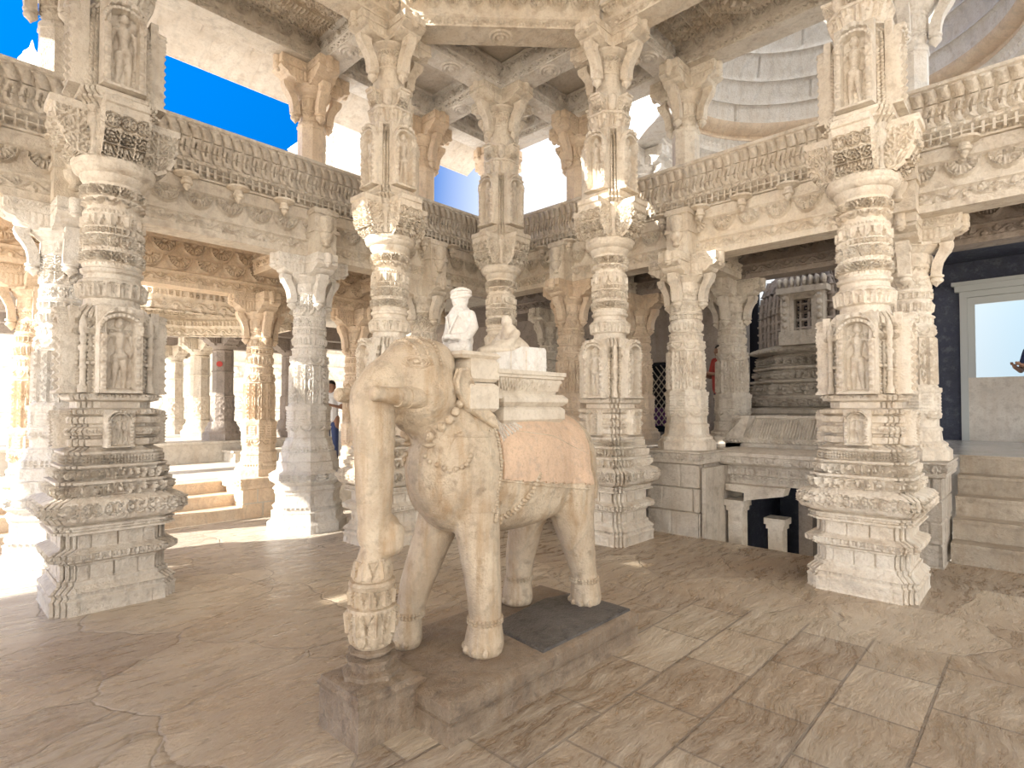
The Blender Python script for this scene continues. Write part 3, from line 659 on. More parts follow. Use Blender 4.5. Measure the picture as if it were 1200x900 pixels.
b=MB(); o8=[(-a_,0),(XA,0),(-2*a_-b_,-a_),(-2*a_-b_,XA),(XA,-2*a_-b_),(-a_,-2*a_-b_),(0,XA),(0,-a_)]
b.prism(o8[::-1],CZ+.35,CZ+.5,axis='z'); b.box((-8.7,-8.2,CZ+.36),(-.5,-.4,CZ+.49)); b.box((-9.4,-8.2,CZ+.0),(-6.9,BY,CZ+.3)); struct('ceiling',b,M['marble'])  # unseen roof over the hall, added to keep the sun off
for p0,p1,l in (((XA,0),(-2*a_-b_,-a_),'beam'),):
    pass
# roof slab above the aisles and the sloping eaves outside
def eave(a,b2,inner,label,sgn):
    m=MB(); P=line_path(a,b2,.02); 
    sweep(m,P,[(0,BZ+.42,-.0,BZ+.36),(0,BZ+.36,.90,BZ-.04,P_brick,.008,dict(c=.62,n=2)),(.90,BZ-.04,.92,BZ-.04),(.92,BZ-.04,.92,BZ+.07,P_hole,.02,dict(c=.07)),(.92,BZ+.07,.88,BZ+.10),(.88,BZ+.10,0,BZ+.55)],.02)
    o=m.build('sloping_eave',M['slab']); return tag(o,label,'eave','stone eaves above the gallery')
eave((BX+.2,BY+.17),(-7.0,BY+.17),0,'pale sloping stone eave with a toothed edge above the blue sky',1)
#eave((BX+.17,-7.0),(BX+.17,BY+.2),0,'sloping stone eave on the right, in front of the dome',1)
# ================================================================== parapets + architraves
def lmitre(p0,p1,m0,m1,res):
    P,Mi,S,c=line_path(p0,p1,res); t=(S/S[-1])[:,None]; return P,np.array(m0)*(1-t)+np.array(m1)*t,S,c
PSEC=[(-.2,4.24,.14,4.24),(.14,4.24,.20,4.25),(.20,4.25,.20,4.27),(.20,4.27,.20,4.40,P_hole,.035,dict(c=.085)),(.20,4.40,.22,4.41),(.22,4.41,.22,4.45,P_hole,.015,dict(c=.12)),(.22,4.45,.15,4.46),
      (.15,4.46,.13,4.60,P_flute,.035,dict(c=.105)),(.13,4.60,.165,4.72,P_flute,.035,dict(c=.105)),(.165,4.72,.25,4.84,P_flute,.030,dict(c=.105)),(.25,4.84,.27,4.85),(.27,4.85,.27,4.885),(.27,4.885,.22,4.90),(.22,4.90,-.05,4.88),(-.05,4.88,-.2,4.5)]
def P_fl_all(S,T,H,c=.105,z0=0,z1=1,**k):
    TT=z0+(z1-z0)*T; u=fr(S/c+.5*TT+.22*np.sin(2*PI*TT)); rid=np.abs(np.sin(PI*u))**.5; cut=np.exp(-((u-.5)/.07)**2)*sm(.15,.25,TT)*sm(.62,.5,TT)
    return (rid-.75*cut)
for i,(z0,z1) in zip((7,8,9),((0,.36),(.36,.68),(.68,1))):
    s=PSEC[i]; PSEC[i]=(*s[:4],P_fl_all,.034,dict(c=.115,z0=z0,z1=z1))
def parapet(path,label,mat):
    b=MB(); sweep(b,path,PSEC,.012); o=b.build('fluted_parapet',M[mat]); return tag(o,label,'parapet','fluted parapets above the gallery')
parapet(lmitre((-7.6,BY),(BX,BY),(0,-1),(-1,-1),.012),'grey fluted parapet with a pierced border running below the blue sky, left side','marble_grey')
parapet(lmitre((BX,BY),(BX,-7.6),(-1,-1),(-1,0),.012),'fluted parapet with a pierced border along the right side below the dome','marble')
ASEC=[(.16,AZ,.17,AZ+.07),(.17,AZ+.07,.17,AZ+.19,P_scroll,.018,dict(c=.24)),(.17,AZ+.19,.19,AZ+.20),(.19,AZ+.20,.19,AZ+.22),(.19,AZ+.22,.15,AZ+.23),(.15,AZ+.23,.15,AZ+.47,P_shell,.035,dict(c=.34)),(.15,AZ+.47,.18,AZ+.49),(.18,AZ+.49,.18,AZ+.62)]
def sym(sec):
    oth=[(-s[2],s[3],-s[0],s[1],*s[4:]) for s in sec[::-1]]; t=sec[-1]; f=sec[0]
    return sec+[(t[2],t[3],-t[2],t[3])]+oth+[(-f[0],f[1],f[0],f[1])]
GA='lower carved architraves'
def arch(p0,p1,label,mat='marble',z=0,sec=None,m0=None,m1=None,group=GA,name='carved_architrave'):
    b=MB(); P=lmitre(p0,p1,m0,m1,.013) if m0 else line_path(p0,p1,.013)
    sc=[(s[0],s[1]+z,s[2],s[3]+z,*s[4:]) for s in sym(sec or ASEC)]
    sweep(b,P,sc,.013); o=b.build(name,M[mat]); return tag(o,label,'beam',group)
arch((-7.6,BY),(-2.24,BY),'carved architrave under the left parapet, ending at the octagonal column','marble_grey')
arch((-2.24,BY),(BX-.0,BY),'carved architrave under the parapet between the centre left columns','marble',m0=(0,-1),m1=(-1,-1))
arch((BX,BY),(BX,-2.40),'carved architrave under the parapet just right of centre','marble',m0=(-1,-1),m1=(-1,0))
arch((BX,-2.40),(BX,-4.86),'carved architrave in front of the shrine, under the right parapet','marble')
arch((BX,-4.86),(BX,-7.6),'carved architrave above the stairs at the right edge','marble_grey')
# hanging buds below the parapet soffit
def bud(x,y,label):
    b=MB(); b.lathe([(.13,4.245),(.125,4.225),(.09,4.215),(.05,4.20),(.045,4.17),(.06,4.16),(.06,4.13),(.035,4.12),(.04,4.10),(.02,4.07),(.004,4.05)],16,(x,y,0)); o=b.build('hanging_bud',M['marble']); return tag(o,label,'ornament','stone buds hanging under the parapets')
k=0
for i in range(14):
    x=-6.6+i*.55
    if x<BX-.4: bud(x,BY-.26,'small stone lotus bud hanging under the left parapet soffit')
for i in range(14):
    y=BY-.75-i*.55
    bud(BX-.26,y,'small stone lotus bud hanging under the right parapet soffit')
# flat pilaster block above each outer column, with a hanging vase
for (x,y,l) in ((-2.24,BY,'pendant block above the octagonal column by the left steps'),(-.36,BY,'pendant block above the column left of the far corner'),(-4.86,BY,'pendant block above the white column behind the big left column'),(BX,-.30,'pendant block above the column right of the far corner'),(BX-.05,-2.40,'pendant block with a carved vase above the column on the masonry block'),(BX,-4.86,'pendant block above the column right of the right front column')):
    b=MB(); dx,dy=((0,-1) if y==BY else (-1,0)); cx,cy=x+dx*.22,y+dy*.22
    b.box((cx-.15,cy-.15,AZ),(cx+.15,cy+.15,4.24)); b.box((cx-.17,cy-.17,AZ+.30),(cx+.17,cy+.17,AZ+.35)); b.box((cx-.17,cy-.17,4.16),(cx+.17,cy+.17,4.22))
    vx,vy=cx+dx*.17,cy+dy*.17; b.lathe([(.02,AZ+.1),(.05,AZ+.12),(.035,AZ+.16),(.08,AZ+.22),(.09,AZ+.28),(.05,AZ+.30),(.085,AZ+.36),(.085,AZ+.50),(.06,AZ+.52)],14,(vx,vy,0))
    o=b.build('pendant_block',M['marble']); tag(o,l,'ornament','pendant blocks on the outer columns')
# gallery roof slabs (ceiling of the aisles)
b=MB(); b.box((-4.4,BY+.22,4.25),(BX+.2,3.25,4.40)); struct('ceiling',b,M['slab'])
b=MB(); b.box((BX+.22,-7.6,4.25),(3.25,3.25,4.40)); struct('ceiling',b,M['slab'])
# ================================================================== floor, platforms, stairs
b=MB(); Z=0
quads=[((-16,-16),(.72,2.64)),((.72,-2.75),(1.0,2.64)),((.72,-16),(1.5,-4.62))]
for (x0,y0),(x1,y1) in quads: b.box((x0,y0,-.3),(x1,y1,0))
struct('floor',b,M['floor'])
b=MB(); b.box((-16,3.7,-.1),(1.0,9.0,.5)); b.box((-2.62,2.64,0),(1.0,3.7,.5)); struct('floor',b,M['slab'])
t=thing('stone_staircase','three broad sunlit stone steps rising at the left, behind the big column','stairs',(0,0,0))
for i in range(3):
    b=MB(); y0=2.64+.36*i; b.box((-9,y0,.001),(-2.62,3.7,.165*(i+1)-.03)); b.box((-9,y0-.015,.165*(i+1)-.03),(-2.62,3.7,.165*(i+1))); b.build('stone_step',M['marble_warm'],t)
def pblock(name,label,x0,y0,x1,y1,z1,mat='marble',band=True,cell=.5,n=3,z0=0):
    b=MB(); cx,cy=(x0+x1)/2,(y0+y1)/2; hx,hy=(x1-x0)/2,(y1-y0)/2
    P,Mi,S,c=poly_path([(x0,y0),(x1,y0),(x1,y1),(x0,y1)],.012)
    sec=[(0,z0),(0,z1-.16,P_brick,.014,dict(c=cell,n=n)),(.03,z1-.15),(.03,z1-.13),(.025,z1-.12),(.025,z1-.03,P_ros,.014,dict(c=.10)),(.045,z1-.02),(.045,z1)] if band else [(0,z0),(0,z1,P_brick,.014,dict(c=cell,n=n))]
    sweep(b,(P,Mi,S,c),chain(sec)); o=b.build(name,M[mat]); return tag(o,label,'pedestal')
pblock('masonry_block','square masonry block with a carved edge carrying the octagonal column',.68,-2.78,1.5,-2.05,1.06,'block_stone',cell=.45,n=3)
pblock('masonry_block','narrow masonry block beside the stairs at the right',1.05,-5.18,1.9,-4.62,1.06,'block_stone',cell=.35,n=4)
pblock('stair_end_block','small carved block closing the right end of the left steps',-2.66,2.62,-1.95,3.3,.58,'marble_warm',cell=.3,n=2)
# right platform
b=MB(); b.box((1.0,-2.05,-.1),(12,9,1.06)); b.box((1.5,-2.78,.86),(12,-2.04,1.06)); b.box((1.55,-4.62,.86),(12,-2.77,1.06)); b.box((2.4,-14,-.1),(12,-4.61,1.06)); struct('floor',b,M['polished_slab'])
t=thing('stone_staircase','five worn grey stone steps climbing to the door at the right edge','stairs',(0,0,0))
for i in range(5):
    x0=1.40+.245*i; b=MB(); h=1.06/5
    b.box((x0,-9,.001),(2.4,-5.20,h*(i+1)-.035)); b.box((x0-.02,-9,h*(i+1)-.035),(2.4,-5.20,h*(i+1)))
    b.build('stone_step',M['step_stone'],t)
# sunken passage under the platform
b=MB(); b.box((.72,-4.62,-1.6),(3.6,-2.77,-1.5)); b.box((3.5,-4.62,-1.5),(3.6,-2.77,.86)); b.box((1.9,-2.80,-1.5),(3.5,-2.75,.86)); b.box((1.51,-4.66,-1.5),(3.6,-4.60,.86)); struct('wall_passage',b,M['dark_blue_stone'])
b=MB(); b.box((.70,-4.62,-1.5),(.72,-2.77,-.3)); struct('wall_pit',b,M['marble_grey'])
b=MB(); b.box((.74,-2.84,-1.5),(1.9,-2.79,.86)); struct('wall_side',b,M['block_stone'])
LS=[(.10,.62,.10,.66),(.10,.66,.10,.73,P_scroll,.012,dict(c=.12)),(.10,.73,.14,.74),(.14,.74,.14,.83,P_dia,.012,dict(c=.1)),(.14,.83,.14,.86)]
b=MB(); sweep(b,line_path((1.55,-2.78),(1.55,-4.62),.013),[(s[0],s[1],s[2],s[3],*s[4:]) for s in sym(LS)],.013); tag(b.build('carved_lintel',M['marble_grey']),'carved stone lintel above the dark sunken doorway','beam')
LS=[(-.1,.86,.30,.87),(.30,.87,.34,.90),(.34,.90,.34,.98,P_ros,.014,dict(c=.10)),(.34,.98,.36,.99),(.36,.99,.36,1.03),(.36,1.03,.26,1.06),(.26,1.06,.20,1.075),(.20,1.075,-.2,1.075)]
b=MB(); sweep(b,line_path((1.60,-2.78),(1.60,-4.62),.013),LS,.013); tag(b.build('moulded_ledge',M['marble_grey']),'projecting moulded stone ledge above the sunken doorway','ledge')
for i,(x,y,l) in enumerate(((1.40,-2.97,'small square pillar with a bracket at the left of the sunken doorway'),(1.75,-3.35,'little carved post standing inside the sunken doorway'),(2.5,-3.5,'plain blue-grey pillar deep inside the sunken doorway'),(2.7,-4.0,'second plain blue-grey pillar, further right inside the sunken doorway'))):
    t=thing('passage_pillar',l,'pillar',(x,y,-1.5),0,'pillars of the sunken passage'); m=M['marble_grey'] if i<2 else M['shaded_stone']; top=(.42,.18,.62,.62)[i]
    b=MB(); b.box((-.09,-.09,0),(.09,.09,1.5+top-.14)); b.build('shaft',m,t)
    b=MB(); b.box((-.11,-.11,1.36+top),(.11,.11,1.42+top)); b.box((-.13,-.13,1.42+top),(.13,.13,1.5+top)); 
    if i==0:
        b.prism([(-.12,1.5+top),(-.12,1.6+top),(.12,1.62+top),(.12,1.7+top),(-.75+.12,1.7+top),(-.60,1.60+top),(-.3,1.54+top)][::-1],-.1,.1,axis='x')
    b.build('capital',m,t)
# sloping fluted seat back
b=MB(); SS=[(0,1.06,0,1.12),(0,1.12,.03,1.14),(.03,1.14,.03,1.17,P_hole,.01,dict(c=.05)),(.03,1.17,0,1.19),(0,1.19,-.24,1.45,P_groove,.02,dict(c=.035)),(-.24,1.45,-.22,1.47),(-.22,1.47,-.24,1.50),(-.24,1.50,-.34,1.50),(-.34,1.50,-.2,1.06),(-.2,1.06,0,1.06)]
sweep(b,line_path((1.85,-2.62),(1.85,-4.9),.009),SS,.012); sweep(b,line_path((3.4,-2.62),(1.85,-2.62),.012),SS,.012)
tag(b.build('sloping_seat_back',M['marble_grey']),'sloping ribbed stone seat back below the tiered shrine','seat back')
# ================================================================== second rows, rooms behind
G2='plain octagonal columns of the second rows'
def g2(src,x,y,z,label,mat,sz=1): return gal(src,x,y,z,label,mat,group=G2,sz=sz)
g2(P2,-2.28,3.0,.58,'warm lit octagonal column standing at the top of the left steps','marble_warm',1.08)
g2(P2,-.60,3.05,.5,'warm octagonal column left of the elephant trunk, behind the man in white','marble_warm',1.1)
g2(P2,-4.90,3.1,.5,'pale octagonal column at the far left edge of the picture','marble_warm',1.1)
g2(P2,3.0,1.60,1.06,'grey octagonal column behind the white box on the elephant back','shaded_stone' if False else 'marble_grey')
g2(P2,3.0,-.52,1.06,'octagonal column left of the diamond lattice gate','marble_warm')
g2(P2,3.0,-2.25,1.06,'octagonal column rising behind the sloping seat back, left of the shrine','marble_grey')
g2(P2,3.2,-4.35,1.06,'shaded octagonal column left of the big door at the right','marble_grey')
A2=[(.16,3.30,.16,3.36),(.16,3.36,.16,3.46,P_scroll,.016,dict(c=.2)),(.16,3.46,.18,3.47),(.18,3.47,.18,3.50),(.18,3.50,.15,3.51),(.15,3.51,.15,3.92,P_shell2,.035,dict(c=.36)),(.15,3.92,.18,3.93),(.18,3.93,.18,4.03)]
arch((-9,3.05),(-2.28,3.05),'lit second architrave with two rows of shells, seen under the left gallery','marble_warm',sec=A2)
arch((-2.28,3.05),(1.3,3.05),'second architrave with two rows of shells behind the octagonal column','marble_warm',sec=A2)
arch((3.0,3.2),(3.0,-2.25),'shaded second architrave behind the elephant rump column','shaded_stone')
arch((3.0,-2.25),(3.0,-7.6),'shaded second architrave in front of the shrine','shaded_stone')
for x,l in ((-2.28,'short carved tie beam above the octagonal column by the steps'),(-.45,'short carved tie beam behind the far corner column'),(-4.88,'short carved tie beam at the far left')):
    arch((x,1.6),(x,2.86),l,'marble_warm')
for y,l in ((-.42,'short carved tie beam right of the far corner'),(-2.32,'short carved tie beam above the masonry block column'),(-4.6,'short carved tie beam above the stairs column')):
    arch((1.5,y),(2.82,y),l,'marble')
# octagonal ring frieze and colonnade of the bright court at the left
RS=[(.14,3.05),(.14,3.20,P_scroll,.02,dict(c=.3)),(.17,3.22),(.17,3.34,P_hole,.02,dict(c=.08)),(.12,3.36),(.12,3.50,P_arc,.02,dict(c=.16)),(.16,3.52),(.16,3.64,P_figs,.02,dict(c=.12)),(.10,3.66),(.05,3.8),(.05,4.03)]
b=MB(); vs=[(-2.9+1.75*math.cos(t),5.15+1.75*math.sin(t)) for t in [PI/8+2*PI*k/8 for k in range(8)]]
P,Mi,S,c=poly_path(vs,.015); sweep(b,(P,-Mi,-S,c),chain(RS),.02,caps=(False,False)); sweep(b,(P,Mi,S,c),chain([(.14,3.05),*[(x+.28-.28,z,*r) for x,z,*r in RS[1:-1]],(.14,4.03)]),.02,caps=(False,False))
o=b.build('ring_frieze',M['marble']); tag(o,'octagonal carved ring of beams below the small dome at the left','frieze')
far=thing('courtyard_column','','column'); mm=M['marble']
b=MB(); sweep(b,oct_path(.22,.06),chain([(.14,0),(.14,.14),(.09,.20),(.09,.26),(.04,.34),(.03,.40)])); b.build('octagonal_base',mm,far)
b=MB(); sweep(b,oct_path(.19,.03),chain([(.03,.40),(.03,.95,P_dia,.01,dict(c=.16)),(.0,1.0),(0,1.45),(.02,1.47),(0,1.5),(0,1.9)])); b.build('shaft',mm,far)
b=MB(); b.lathe([(.19,1.88),(.21,1.92),(.19,1.95),(.22,2.0),(.27,2.03),(.27,2.07),(.2,2.09)],24)
for k in range(4): beam_bracket(b,k*PI/2,.46,2.02,2.34,.26)
b.build('bracket_capital',mm,far)
GF='distant columns of the bright court'
fl=[(-1.22,11.14,'distant column, leftmost of the three in the bright court','marble'),(-1.27,8.98,'distant column, middle one of the three in the bright court','marble'),(-1.37,7.19,'distant shaded column with a small red mark on its shaft','shaded_stone'),(.30,7.6,'distant column between the warm lit column and the octagonal column','shaded_stone'),(-3.9,10.9,'distant column hidden at the left of the bright court','marble'),(-5.6,8.2,'distant column beyond the far left edge column','marble')]
for i,(x,y,l,m) in enumerate(fl):
    t=far if i==0 else copy_tree(far); move(t,x,y,.92,.2); relabel(t,l); t['group']=GF
    if m!='marble': remat(t,M[m])
b=MB(); 
st=len(b.V); b.lathe([(.001,0),(.06,0),(.06,.012),(.001,.013)],20); b.xf(np.array(Matrix.Translation((0,0,0))@Matrix.Rotation(PI/2,4,'X')),st)
o=b.build('red_mark',M['red_cloth']); o.location=(-1.50,7.02,2.55); o.rotation_euler=(0,0,.2-.75); tag(o,'small round red mark on the shaded distant column','mark')
b=MB(); sweep(b,line_path((-9,6.75),(3,6.75),.05),[(0,.5,0,.86),(0,.86,.04,.87),(.04,.87,.04,.92),(.04,.92,-6,.92),(-6,.92,-6,.5)],.05); struct('floor',b,M['slab'])
b=MB(); b.box((-1.5,6.1,.5),(-.3,6.7,.70)); b.box((-1.55,6.05,.70),(-.3,6.7,.74)); tag(b.build('low_stone_step',M['marble_grey']),'low stone step block in front of the shaded distant column','step')
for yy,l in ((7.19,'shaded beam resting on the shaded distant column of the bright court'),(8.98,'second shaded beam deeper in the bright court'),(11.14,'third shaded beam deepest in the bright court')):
    b=MB(); b.box((-9,yy-.15,3.27),(3,yy+.15,3.5)); b.box((-9,yy-.18,3.50),(3,yy+.18,3.6)); tag(b.build('court_beam',M['shaded_stone']),l,'beam')
b=MB(); b.box((-5.4,4.3,4.05),(3.2,11.5,4.2)); b.box((-1.2,3.3,4.05),(3.2,4.3,4.2)); struct('ceiling',b,M['slab'])
# court wall beyond
def bands(b,p0,p1,z0,z1,n,res=.05):
    sec=[];h=(z1-z0)/n; pats=[P_brick,P_arc,P_hole,P_ros,P_brick,P_figs]
    for i in range(n):
        z=z0+i*h; sec+=[(0,z,0,z+h*.8,pats[i%6],.05,dict(c=h*.9)),(0,z+h*.8,.08,z+h*.85),(.08,z+h*.85,.08,z+h*.97),(.08,z+h*.97,0,z+h)]
    sweep(b,line_path(p0,p1,res),sec,res)
b=MB(); bands(b,(-14,17),(8,17),-.2,4.6,8); struct('wall_court',b,M['marble_white'])
# rooms behind the right hand columns
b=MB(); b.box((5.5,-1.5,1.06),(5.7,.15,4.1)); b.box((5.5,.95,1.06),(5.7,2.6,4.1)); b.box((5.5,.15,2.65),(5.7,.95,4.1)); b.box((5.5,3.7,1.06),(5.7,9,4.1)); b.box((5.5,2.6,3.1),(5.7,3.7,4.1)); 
struct('wall_back',b,M['shaded_stone'])
b=MB(); b.box((5.9,-1.6,1.06),(6.0,9,4.1)); struct('wall_shade_backing',b,M['black'])  # black sheet behind the doorways, stands for the shade inside them
b=MB(); b.box((3.2,-1.5,4.02),(6.2,9,4.2)); struct('ceiling',b,M['shaded_stone'])
t=thing('lattice_gate','dark gateway closed by a pale diamond lattice, right of the elephant rump column','gate',(5.48,.55,1.2))
b=MB()
for k in range(-4,9):
    for s in (-1,1):
        y0=-.36;y1=.36; z0=.18*k; z1=z0+s*.72*1.25
        if s<0: z0+= .0
        pts=[]
        for q in range(25):
            u=q/24; y=y0+(y1-y0)*u; z=z0+(z1-z0)*u+ (0 if s>0 else .0)
            if 0<=z<=1.38: pts.append((0,y,z))
        if len(pts)>2: b.tube(pts,.012,6)
b.build('lattice',M['metal'],t)
b=MB(); b.box((-.03,-.40,0),(.03,-.36,1.42)); b.box((-.03,.36,0),(.03,.40,1.42)); b.box((-.03,-.40,1.38),(.03,.40,1.42)); b.build('gate_frame',M['black'],t)
b=MB(); b.box((.2,-.38,0),(.22,.38,.42)); b.build('cloth',M['purple_cloth'],t)
# carved door surround left of the gate (dark doorway seen above the white box)
b=MB(); b.box((5.42,2.45,1.06),(5.52,2.62,3.25)); b.box((5.42,3.68,1.06),(5.52,3.86,3.25)); b.box((5.42,2.45,3.1),(5.52,3.86,3.35)); tag(b.build('door_surround',M['shaded_stone']),'reddish brown carved door surround around a dark doorway','door frame')
# ------------------------------------------------------------------ shrine under the dome
SX,SY=5.35,-2.95
t=thing('tiered_shrine','tiered round-cornered stone shrine with carved bands and a small dark window','shrine',(SX,SY,1.06))
pp=lambda res=.02: poly_path(notch(1.05,.55,4),res)
g=M['shrine_stone']
b=MB(); sweep(b,pp(),chain([(.22,0),(.22,.18),(.28,.22),(.28,.34),(.18,.40),(.24,.46),(.24,.52),(.10,.56)])); b.build('plinth_moulding',g,t)
b=MB(); sweep(b,pp(),chain([(.06,.55),(.12,.58),(.12,.70,P_ros,.03,dict(c=.14)),(.05,.73),(.05,.76),(.02,.78),(.02,.98,P_figs,.05,dict(c=.17)),(.06,1.0),(.06,1.03),(-.03,1.05),(-.03,1.22,P_figs,.05,dict(c=.12)),(.0,1.24),(.0,1.27),(-.06,1.29),(-.06,1.44,P_lace,.04,dict(c=.14)),(-.03,1.46),(-.10,1.50)])); b.build('carved_bands',g,t)
b=MB(); sweep(b,pp(),chain([(-.10,1.49),(.05,1.53),(.06,1.56,P_arc,.02,dict(c=.06)),(.02,1.60),(-.10,1.66)])); b.build('scalloped_ledge',g,t)
b=MB(); sweep(b,pp(.018),chain([(-.12,1.64),(-.12,2.20,P_hole,.05,dict(c=.15)),(-.15,2.6,P_hole,.05,dict(c=.15)),(-.25,2.9,P_hole,.05,dict(c=.15)),(-.45,3.2),(-.7,3.5)])); b.build('screen_wall',M['shaded_stone'],t)
# window box facing the hall (-x)
b=MB(); b.box((-1.20,-.36,1.62),(-.8,.36,1.86)); b.box((-1.16,-.34,1.86),(-.8,-.20,2.52)); b.box((-1.16,.20,1.86),(-.8,.34,2.52)); b.box((-1.2,-.40,2.50),(-.8,.40,2.60)); b.box((-1.12,-.20,1.86),(-.8,-.14,2.5)); b.box((-1.12,.14,1.86),(-.8,.20,2.5)); b.box((-1.12,-.14,2.40),(-.8,.14,2.5))
for k in range(8): b.ball((-1.17,-.35+.1*k,2.68),(.07,.05,.09),8,6)
for s in (-1,1):
    for k in range(5): b.ball((-1.16,s*.27,1.95+.12*k),(.03,.05,.05),8,6)
wb=b.build('window_box',g,t)
b=MB(); b.box((-.90,-.15,1.86),(-.84,.15,2.42)); b.build('opening_shade',M['black'],wb)  # black box painted in as the shade inside the window
# ------------------------------------------------------------------ dome hall
DX,DY,DR,DZ=5.2,-3.05,2.95,8.2
n=160
t=thing('great_dome','large pale corbelled stone dome of the next hall, curving above the right parapet','dome',(DX,DY,0))
cpd=(lambda r: circ_path(n*3,r)) (DR)
P,Mi,S,c=cpd
# interior faces: offsets measured outward, displacement must go inward -> use negative miter with r0
def inner(b,sec,res): 
    PP=Mi*0; Mneg=-Mi; ss=[(-s[0],s[1],-s[2],s[3],*s[4:]) for s in sec]; sweep(b,(PP,Mneg,-S,True),ss,res,caps=(False,False))
b=MB(); R=DR; ya=.7422
def inner_arc(b,sec,res,half=112,m=150):
    tt=np.linspace(ya-math.radians(half),ya+math.radians(half),m*2); Mi2=-np.stack([np.cos(tt),np.sin(tt)],1)
    Mi2=Mi2[::-1]; S2=(tt-tt[0])*DR
    ss=[(-q[0],q[1],-q[2],q[3],*q[4:]) for q in sec]; sweep(b,(Mi2*0,Mi2,S2,False),ss,res)
sc_=chain([(R+.10,6.3),(R+.10,6.62,P_shell,.05,dict(c=.4)),(R+.04,6.66),(R+.04,6.72),(R+.10,6.74),(R+.10,6.92,P_hole,.05,dict(c=.14)),(R+.04,6.96),(R+.04,7.0),(R+.10,7.03),(R+.10,7.20,P_scroll,.04,dict(c=.3)),(R+.02,7.24),(R+.02,7.30),(R+.08,7.33),(R+.08,7.50,P_hole,.05,dict(c=.12)),(R+.0,7.55),(R+.0,7.62),(R+.05,7.65),(R+.05,7.80,P_bead,.03,dict(c=.12)),(R-.02,7.86),(R+.5,7.86),(R+.5,6.3),(R+.1,6.3)])
inner_arc(b,sc_,.035); b.build('carved_drum',M['marble_white'],t)
b=MB(); inner(b,chain([(R+.35,7.86),(R-.02,7.87),(R-.02,7.92),(R+.06,7.97),(R+.06,8.02),(R-.10,8.10),(R-.14,8.18),(R-.14,8.24),(R-.02,8.28)]),.05); b.build('ring_cornice',M['marble_warm'],t)
b=MB(); sec=[]; 
pts=[(R-.02,8.28),(R-.04,8.75),(R-.14,9.25),(R-.32,9.8),(R-.62,10.35),(R-1.0,10.85),(R-1.40,11.15)]  # top left open, unseen, to let more light into the dome
for i,(p,q) in enumerate(zip(pts[:-1],pts[1:])):
    q2=(q[0]+.0,q[1]-.05); sec+=[(p[0],p[1],q2[0],q2[1],P_brick,.03,dict(c=.9+.1*i)),(q2[0],q2[1],q2[0]-.03,q[1]-.05),(q2[0]-.03,q[1]-.05,q[0],q[1])]
inner(b,sec,.06); b.build('stone_courses',M['marble_white'],t)
b=MB(); sweep(b,(P*0,Mi,S,True),chain([(R+.36,7.86),(R+.36,8.3),(R+.26,9.4),(R-.1,10.5),(R-.8,11.2),(R-1.40,11.5)]),.2,caps=(False,False)); b.build('outer_shell',M['slab'],t)
for k in range(8):
    an=PI/8+k*PI/4; x,y=DX+(DR+.2)*math.cos(an),DY+(DR+.2)*math.sin(an)
    if x<4.2 or y<-4.6: continue
    cc=thing('dome_hall_column',['distant column carrying the dome, right of the shrine','distant column carrying the dome, behind the shrine','distant column carrying the dome, far behind','distant column carrying the dome, far right','distant column carrying the dome','distant column carrying the dome'][k%6],'column',(x,y,1.06),0,'columns that carry the dome')
    b=MB(); sweep(b,oct_path(.24,.08),chain([(.1,0),(.1,.4),(0,.5),(0,4.7)])); b.build('shaft',M['marble'],cc)
    b=MB(); b.lathe([(.24,4.7),(.30,4.8),(.45,4.95),(.5,5.24)],16); b.build('capital',M['marble'],cc)
# ------------------------------------------------------------------ door at the far right
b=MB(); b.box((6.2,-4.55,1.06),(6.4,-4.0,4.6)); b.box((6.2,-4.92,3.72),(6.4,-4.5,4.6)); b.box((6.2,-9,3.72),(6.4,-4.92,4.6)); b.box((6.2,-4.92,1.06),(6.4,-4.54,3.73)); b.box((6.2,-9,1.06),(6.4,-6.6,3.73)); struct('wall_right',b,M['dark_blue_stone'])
t=thing('door_1',None,None,(6.2,-4.9,1.06)); tag(t,kind='structure')
b=MB(); b.box((-.06,-.10,0),(.10,0,2.42)); b.box((-.06,-1.7,0),(.10,-1.60,2.42)); b.box((-.065,-1.7,2.421),(.10,0,2.519)); b.box((-.12,-1.8,2.52),(.06,.06,2.62)); b.box((-.16,-1.8,2.62),(.06,.10,2.68)); b.build('door_frame',M['wood_frame'],t)
b=MB(); b.box((0,-1.6,0),(.05,-.10,.34)); b.box((0,-1.6,.34),(.05,-.10,1.0)); b.box((-.02,-1.6,.98),(.06,-.10,1.06)); b.box((-.02,-1.5,.72),(.0,-.2,.92)); b.build('lower_panel',M['slab'],t)
b=MB(); b.box((0,-.2,1.06),(.05,-.101,2.30)); b.box((0,-1.599,1.06),(.05,-1.5,2.30)); b.box((0,-1.599,2.301),(.05,-.101,2.419)); b.build('window_sash',M['wood_frame'],t)
m,nt,bs=nodes('window_glass'); bs.inputs['Base Color'].default_value=(.9,.97,1,1); bs.inputs['Transmission Weight'].default_value=1; bs.inputs['Roughness'].default_value=.02; bs.inputs['IOR'].default_value=1.02; M['glass']=m
b=MB(); b.box((.02,-1.5,1.06),(.03,-.2,2.3)); b.build('pane',M['glass'],t)
b=MB(); b.box((3.25,-9,4.1),(6.4,-4.5,4.3)); struct('ceiling',b,M['dark_blue_stone'])
